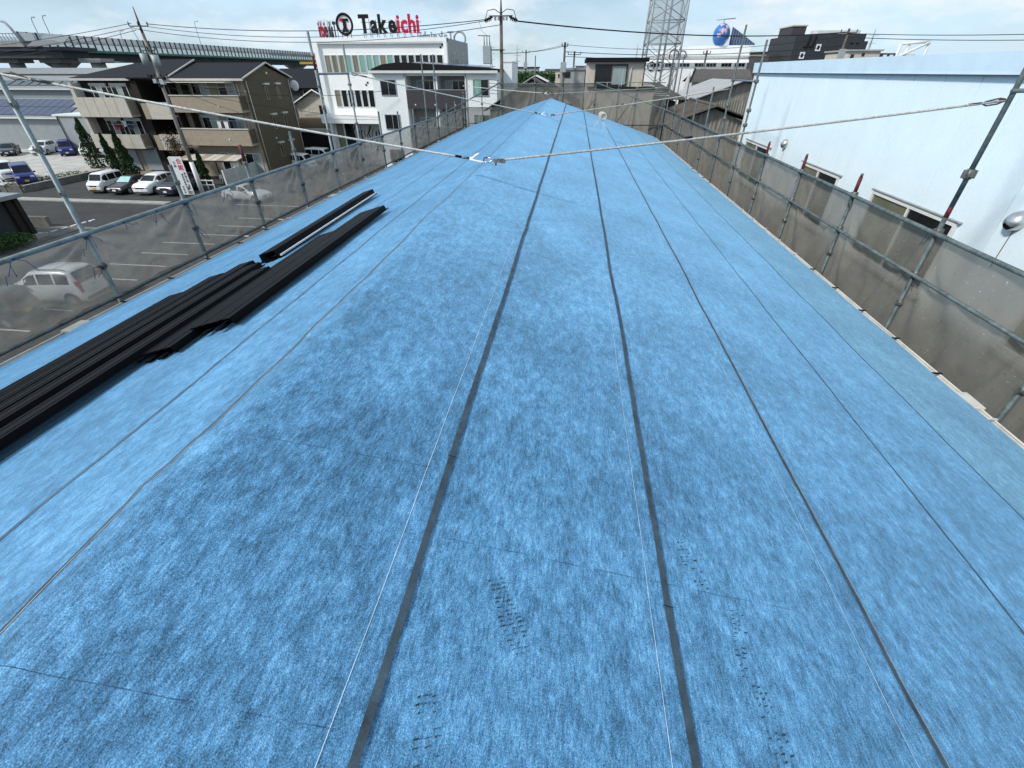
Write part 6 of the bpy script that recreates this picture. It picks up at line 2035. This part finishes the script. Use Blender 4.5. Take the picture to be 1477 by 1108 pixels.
def vehicle(style, label, loc, rz, pm, cat='car', name=None, plate='plate_white', shade=False, rails=False, group='parked vehicles', tail=False):
    S = STY[style]
    st, hw = S['st'], S['W'] / 2
    t = thing(name or {'kei': 'parked_car', 'wagon': 'parked_car', 'sedan': 'parked_car', 'suv': 'parked_car', 'van': 'parked_van'}[style], label, cat, loc, rz, group, local=True)

    def sec(s):
        y, zt, zb, wt, wb = s
        w_ = hw * wb
        tw = hw * wt * (0.5 + 0.5 * wb)
        return [Vector(p) for p in ((0, y, .20), (w_ * .86, y, .20), (w_ * .97, y, .32), (w_, y, lerp(.32, zb, .5)), (w_ * .97, y, zb), (lerp(w_ * .97, tw, .92), y, lerp(zb, zt, .90)), (tw * .82, y, zt), (0, y, zt + .015))]
    # densify stations
    rows = []
    for i in range(len(st) - 1):
        for k in range(2):
            f = k / 2
            rows.append(tuple(lerp(st[i][j], st[i + 1][j], f) for j in range(5)))
    rows.append(st[-1])
    vs, fs = [], []
    for s in rows:
        h = sec(s)
        vs += h + [Vector((-p.x, p.y, p.z)) for p in h[1:-1][::-1]]
    n = 14
    for i in range(len(rows) - 1):
        for k in range(n):
            fs.append((i * n + k, i * n + (k + 1) % n, (i + 1) * n + (k + 1) % n, (i + 1) * n + k))
    fs.append(tuple(range(n))[::-1])
    fs.append(tuple((len(rows) - 1) * n + k for k in range(n)))
    mb = MB()
    mb.add(vs, fs, True)
    body = mb.build('body', pm, t, local=True)

    def at(y):
        for i in range(len(st) - 1):
            if st[i][0] <= y <= st[i + 1][0]:
                f = (y - st[i][0]) / (st[i + 1][0] - st[i][0])
                return sec(tuple(lerp(st[i][j], st[i + 1][j], f) for j in range(5)))
        return sec(st[-1])
    for (a, c) in S['sw']:
        for sx in (1, -1):
            q = []
            for yy, k in ((a, 0), (lerp(a, c, .5), 0), (c, 0), (c, 1), (lerp(a, c, .5), 1), (a, 1)):
                h = at(yy)
                p = h[4].lerp(h[5], .10 if k == 0 else .88)
                q.append((sx * (p.x + .012), p.y, p.z))
            MB().add(q, [(0, 1, 2, 3, 4, 5) if sx > 0 else (5, 4, 3, 2, 1, 0)]).build('side_window', M['glass'], t, local=True)
    for nm, (i, j), m in (('windscreen', S['ws'], M['sunshade'] if shade else M['glass']), ('rear_window', S['rw'], M['glass'])):
        A, B = sec(st[i]), sec(st[j])
        nrm = Vector((0, -(B[7].z - A[7].z), (B[7].y - A[7].y)))
        nrm = nrm.normalized() if nrm.z > 0 or nm == 'windscreen' else (-nrm).normalized()
        if nm == 'rear_window':
            nrm = Vector((0, abs(B[7].z - A[7].z), abs(B[7].y - A[7].y))).normalized()
        else:
            nrm = Vector((0, -abs(B[7].z - A[7].z), abs(B[7].y - A[7].y))).normalized()
        lo, hi = (.07, .93)
        q = []
        for sx, f in ((-1, lo), (1, lo), (1, hi), (-1, hi)):
            p = (A[6] * .5 + A[5] * .5).lerp(B[6] * .5 + B[5] * .5, f)
            m0 = A[7].lerp(B[7], f)
            q.append(Vector((sx * p.x * .97, m0.y, m0.z)) + nrm * .014 - Vector((0, 0, .012)))
        mid = [q[0].lerp(q[1], .5) + nrm * .015, q[3].lerp(q[2], .5) + nrm * .015]
        MB().add([q[0], mid[0], q[1], q[2], mid[1], q[3]], [(0, 1, 4, 5), (1, 2, 3, 4)], True).build(nm, m, t, local=True)
    yf, yr = st[0][0], st[-1][0]
    for yy in S['wb']:
        for sx in (1, -1):
            wx = sx * (hw - .09)
            wh = MB().tube([(wx - .1, yy, S['r']), (wx + .1, yy, S['r'])], S['r'], 18).build('wheel', M['tyre'], t, local=True)
            MB().tube([(wx + sx * .09, yy, S['r']), (wx + sx * .108, yy, S['r'])], S['r'] * .64, 14).build('rim', M['rim'], wh, local=True)
            ar = []
            for k in range(11):
                a = math.pi * k / 10
                ar.append((sx * (hw + .002), yy + (S['r'] + .05) * math.cos(a), S['r'] + (S['r'] + .05) * math.sin(a)))
            MB().tube(ar, .028, 5).build('wheel_arch', M['trim_black'], t, local=True)
    fw_ = hw * st[1][4]
    for sx in (1, -1):
        MB().box(*sorted((sx * fw_ * .52, sx * fw_ * .93)), yf - .005, yf + .20, st[1][1] - .22, st[1][1] - .06).build('headlight', M['lamp_clear'], t, local=True, bevel=.03)
        zt = (.72, 1.35) if tail else (.72, 1.02)
        MB().box(*sorted((sx * hw * .80, sx * hw * .955)), yr - .22, yr - .005, *zt).build('tail_light', M['lamp_red'], t, local=True, bevel=.02)
        h = at(S['sw'][0][0])
        MB().box(*sorted((sx * (hw * .98), sx * (hw + .17))), S['sw'][0][0] - .08, S['sw'][0][0] + .04, h[4].z - .02, h[4].z + .13).build('mirror', pm, t, local=True, bevel=.02)
    MB().box(-fw_ * .5, fw_ * .5, yf - .012, yf + .06, st[1][1] - .24, st[1][1] - .12).build('grille', M['trim_black'], t, local=True, bevel=.01)
    MB().box(-fw_ * .86, fw_ * .86, yf - .02, yf + .10, .24, .36).build('bumper', M['trim_black'], t, local=True, bevel=.02)
    MB().box(-.17, .17, yf - .03, yf - .013, .38, .54).build('number_plate', M[plate], t, local=True)
    MB().box(-.17, .17, yr + .004, yr + .02, .60, .76).build('number_plate', M[plate], t, local=True)
    MB().box(-hw * .88, hw * .88, yr - .14, yr + .015, .28, .46).build('rear_bumper', M['trim_black'] if tail else pm, t, local=True, bevel=.02)
    if rails:
        for sx in (1, -1):
            z = st[5][1] + .05
            MB().tube([(sx * hw * .70, -.25, z - .05), (sx * hw * .70, -.1, z), (sx * hw * .70, 1.35, z), (sx * hw * .70, 1.55, z - .06)], .022, 6).build('roof_rail', M['steel_dark'], t, local=True)
        MB().tube([(-hw * .7, 1.0, z + .02), (hw * .7, 1.0, z + .02)], .016, 6).build('roof_bar', M['alu'], t, local=True)
        MB().tube([(0, yr - .09, .94), (0, yr - .02, .90)], .05, 8).build('badge', M['steel'], t, local=True)
    return t


GL = .006
vehicle('wagon', 'white passenger wagon with roof rails seen from behind through the net', (-26.5, 19.2, GL), R(-84), P_WHITE, rails=True, tail=True, group='cars in the near parking lot')
vehicle('kei', 'dark grey small car with yellow plate next to the white wagon', (-27.0, 16.4, GL), R(-84), P_GREY, plate='plate_yellow', group='cars in the near parking lot')
vehicle('sedan', 'white sedan in the near lot behind the net', (-30.0, 41.2, GL), R(84), P_WHITE, group='cars in the near parking lot')
vehicle('kei', 'white boxy small car first in the row before the apartment blocks', (-46.6, 43.4, .05), R(4), P_WHITE, plate='plate_yellow', group='cars in front of the apartment blocks')
vehicle('sedan', 'black sedan with a sunshade behind the windscreen', (-44.0, 43.5, .05), R(2), P_BLACK, shade=True, group='cars in front of the apartment blocks')
vehicle('suv', 'white crossover between the black sedan and the navy crossover', (-41.3, 43.6, .05), R(2), P_WHITE, group='cars in front of the apartment blocks')
vehicle('suv', 'navy crossover last in the row beside the sign board', (-38.6, 43.5, .05), R(2), P_NAVY, group='cars in front of the apartment blocks')
vehicle('van', 'blue van behind the low wall with notice boards', (-57.2, 44.6, .30), R(52), P_BLUE, cat='van', plate='plate_yellow', group='vehicles on the gravel yard')
vehicle('van', 'white van partly hidden behind the near blue van', (-61.0, 46.0, .30), R(60), P_WHITE, cat='van', group='vehicles on the gravel yard')
vehicle('van', 'blue van in the back row by the warehouse', (-70.8, 62.6, .30), R(42), P_BLUE, cat='van', group='vehicles on the gravel yard')
vehicle('suv', 'white crossover left of the blue van by the warehouse', (-75.0, 63.0, .30), R(25), P_WHITE, group='vehicles on the gravel yard')
vehicle('sedan', 'black car in the back row by the warehouse', (-79.0, 61.6, .30), R(40), P_BLACK, group='vehicles on the gravel yard')
vehicle('kei', 'white small car in the back row beside the tall conifer', (-67.0, 62.6, .30), R(15), P_WHITE, group='vehicles on the gravel yard')
vehicle('kei', 'silver small car half hidden by the tall conifer', (-64.6, 61.8, .30), R(30), P_SILVER, group='vehicles on the gravel yard')
vehicle('sedan', 'white car at the picture edge in the back row', (-83.0, 61.4, .30), R(35), P_WHITE, group='vehicles on the gravel yard')
vehicle('van', 'white van behind the panel fence near the grey gabled house', (-32.6, 61.6, GL), R(80), P_WHITE, cat='van', group='vehicles by the panel fence')
vehicle('kei', 'white small car in front of the panel fence', (-33.2, 57.6, GL), R(78), P_WHITE, group='vehicles by the panel fence')
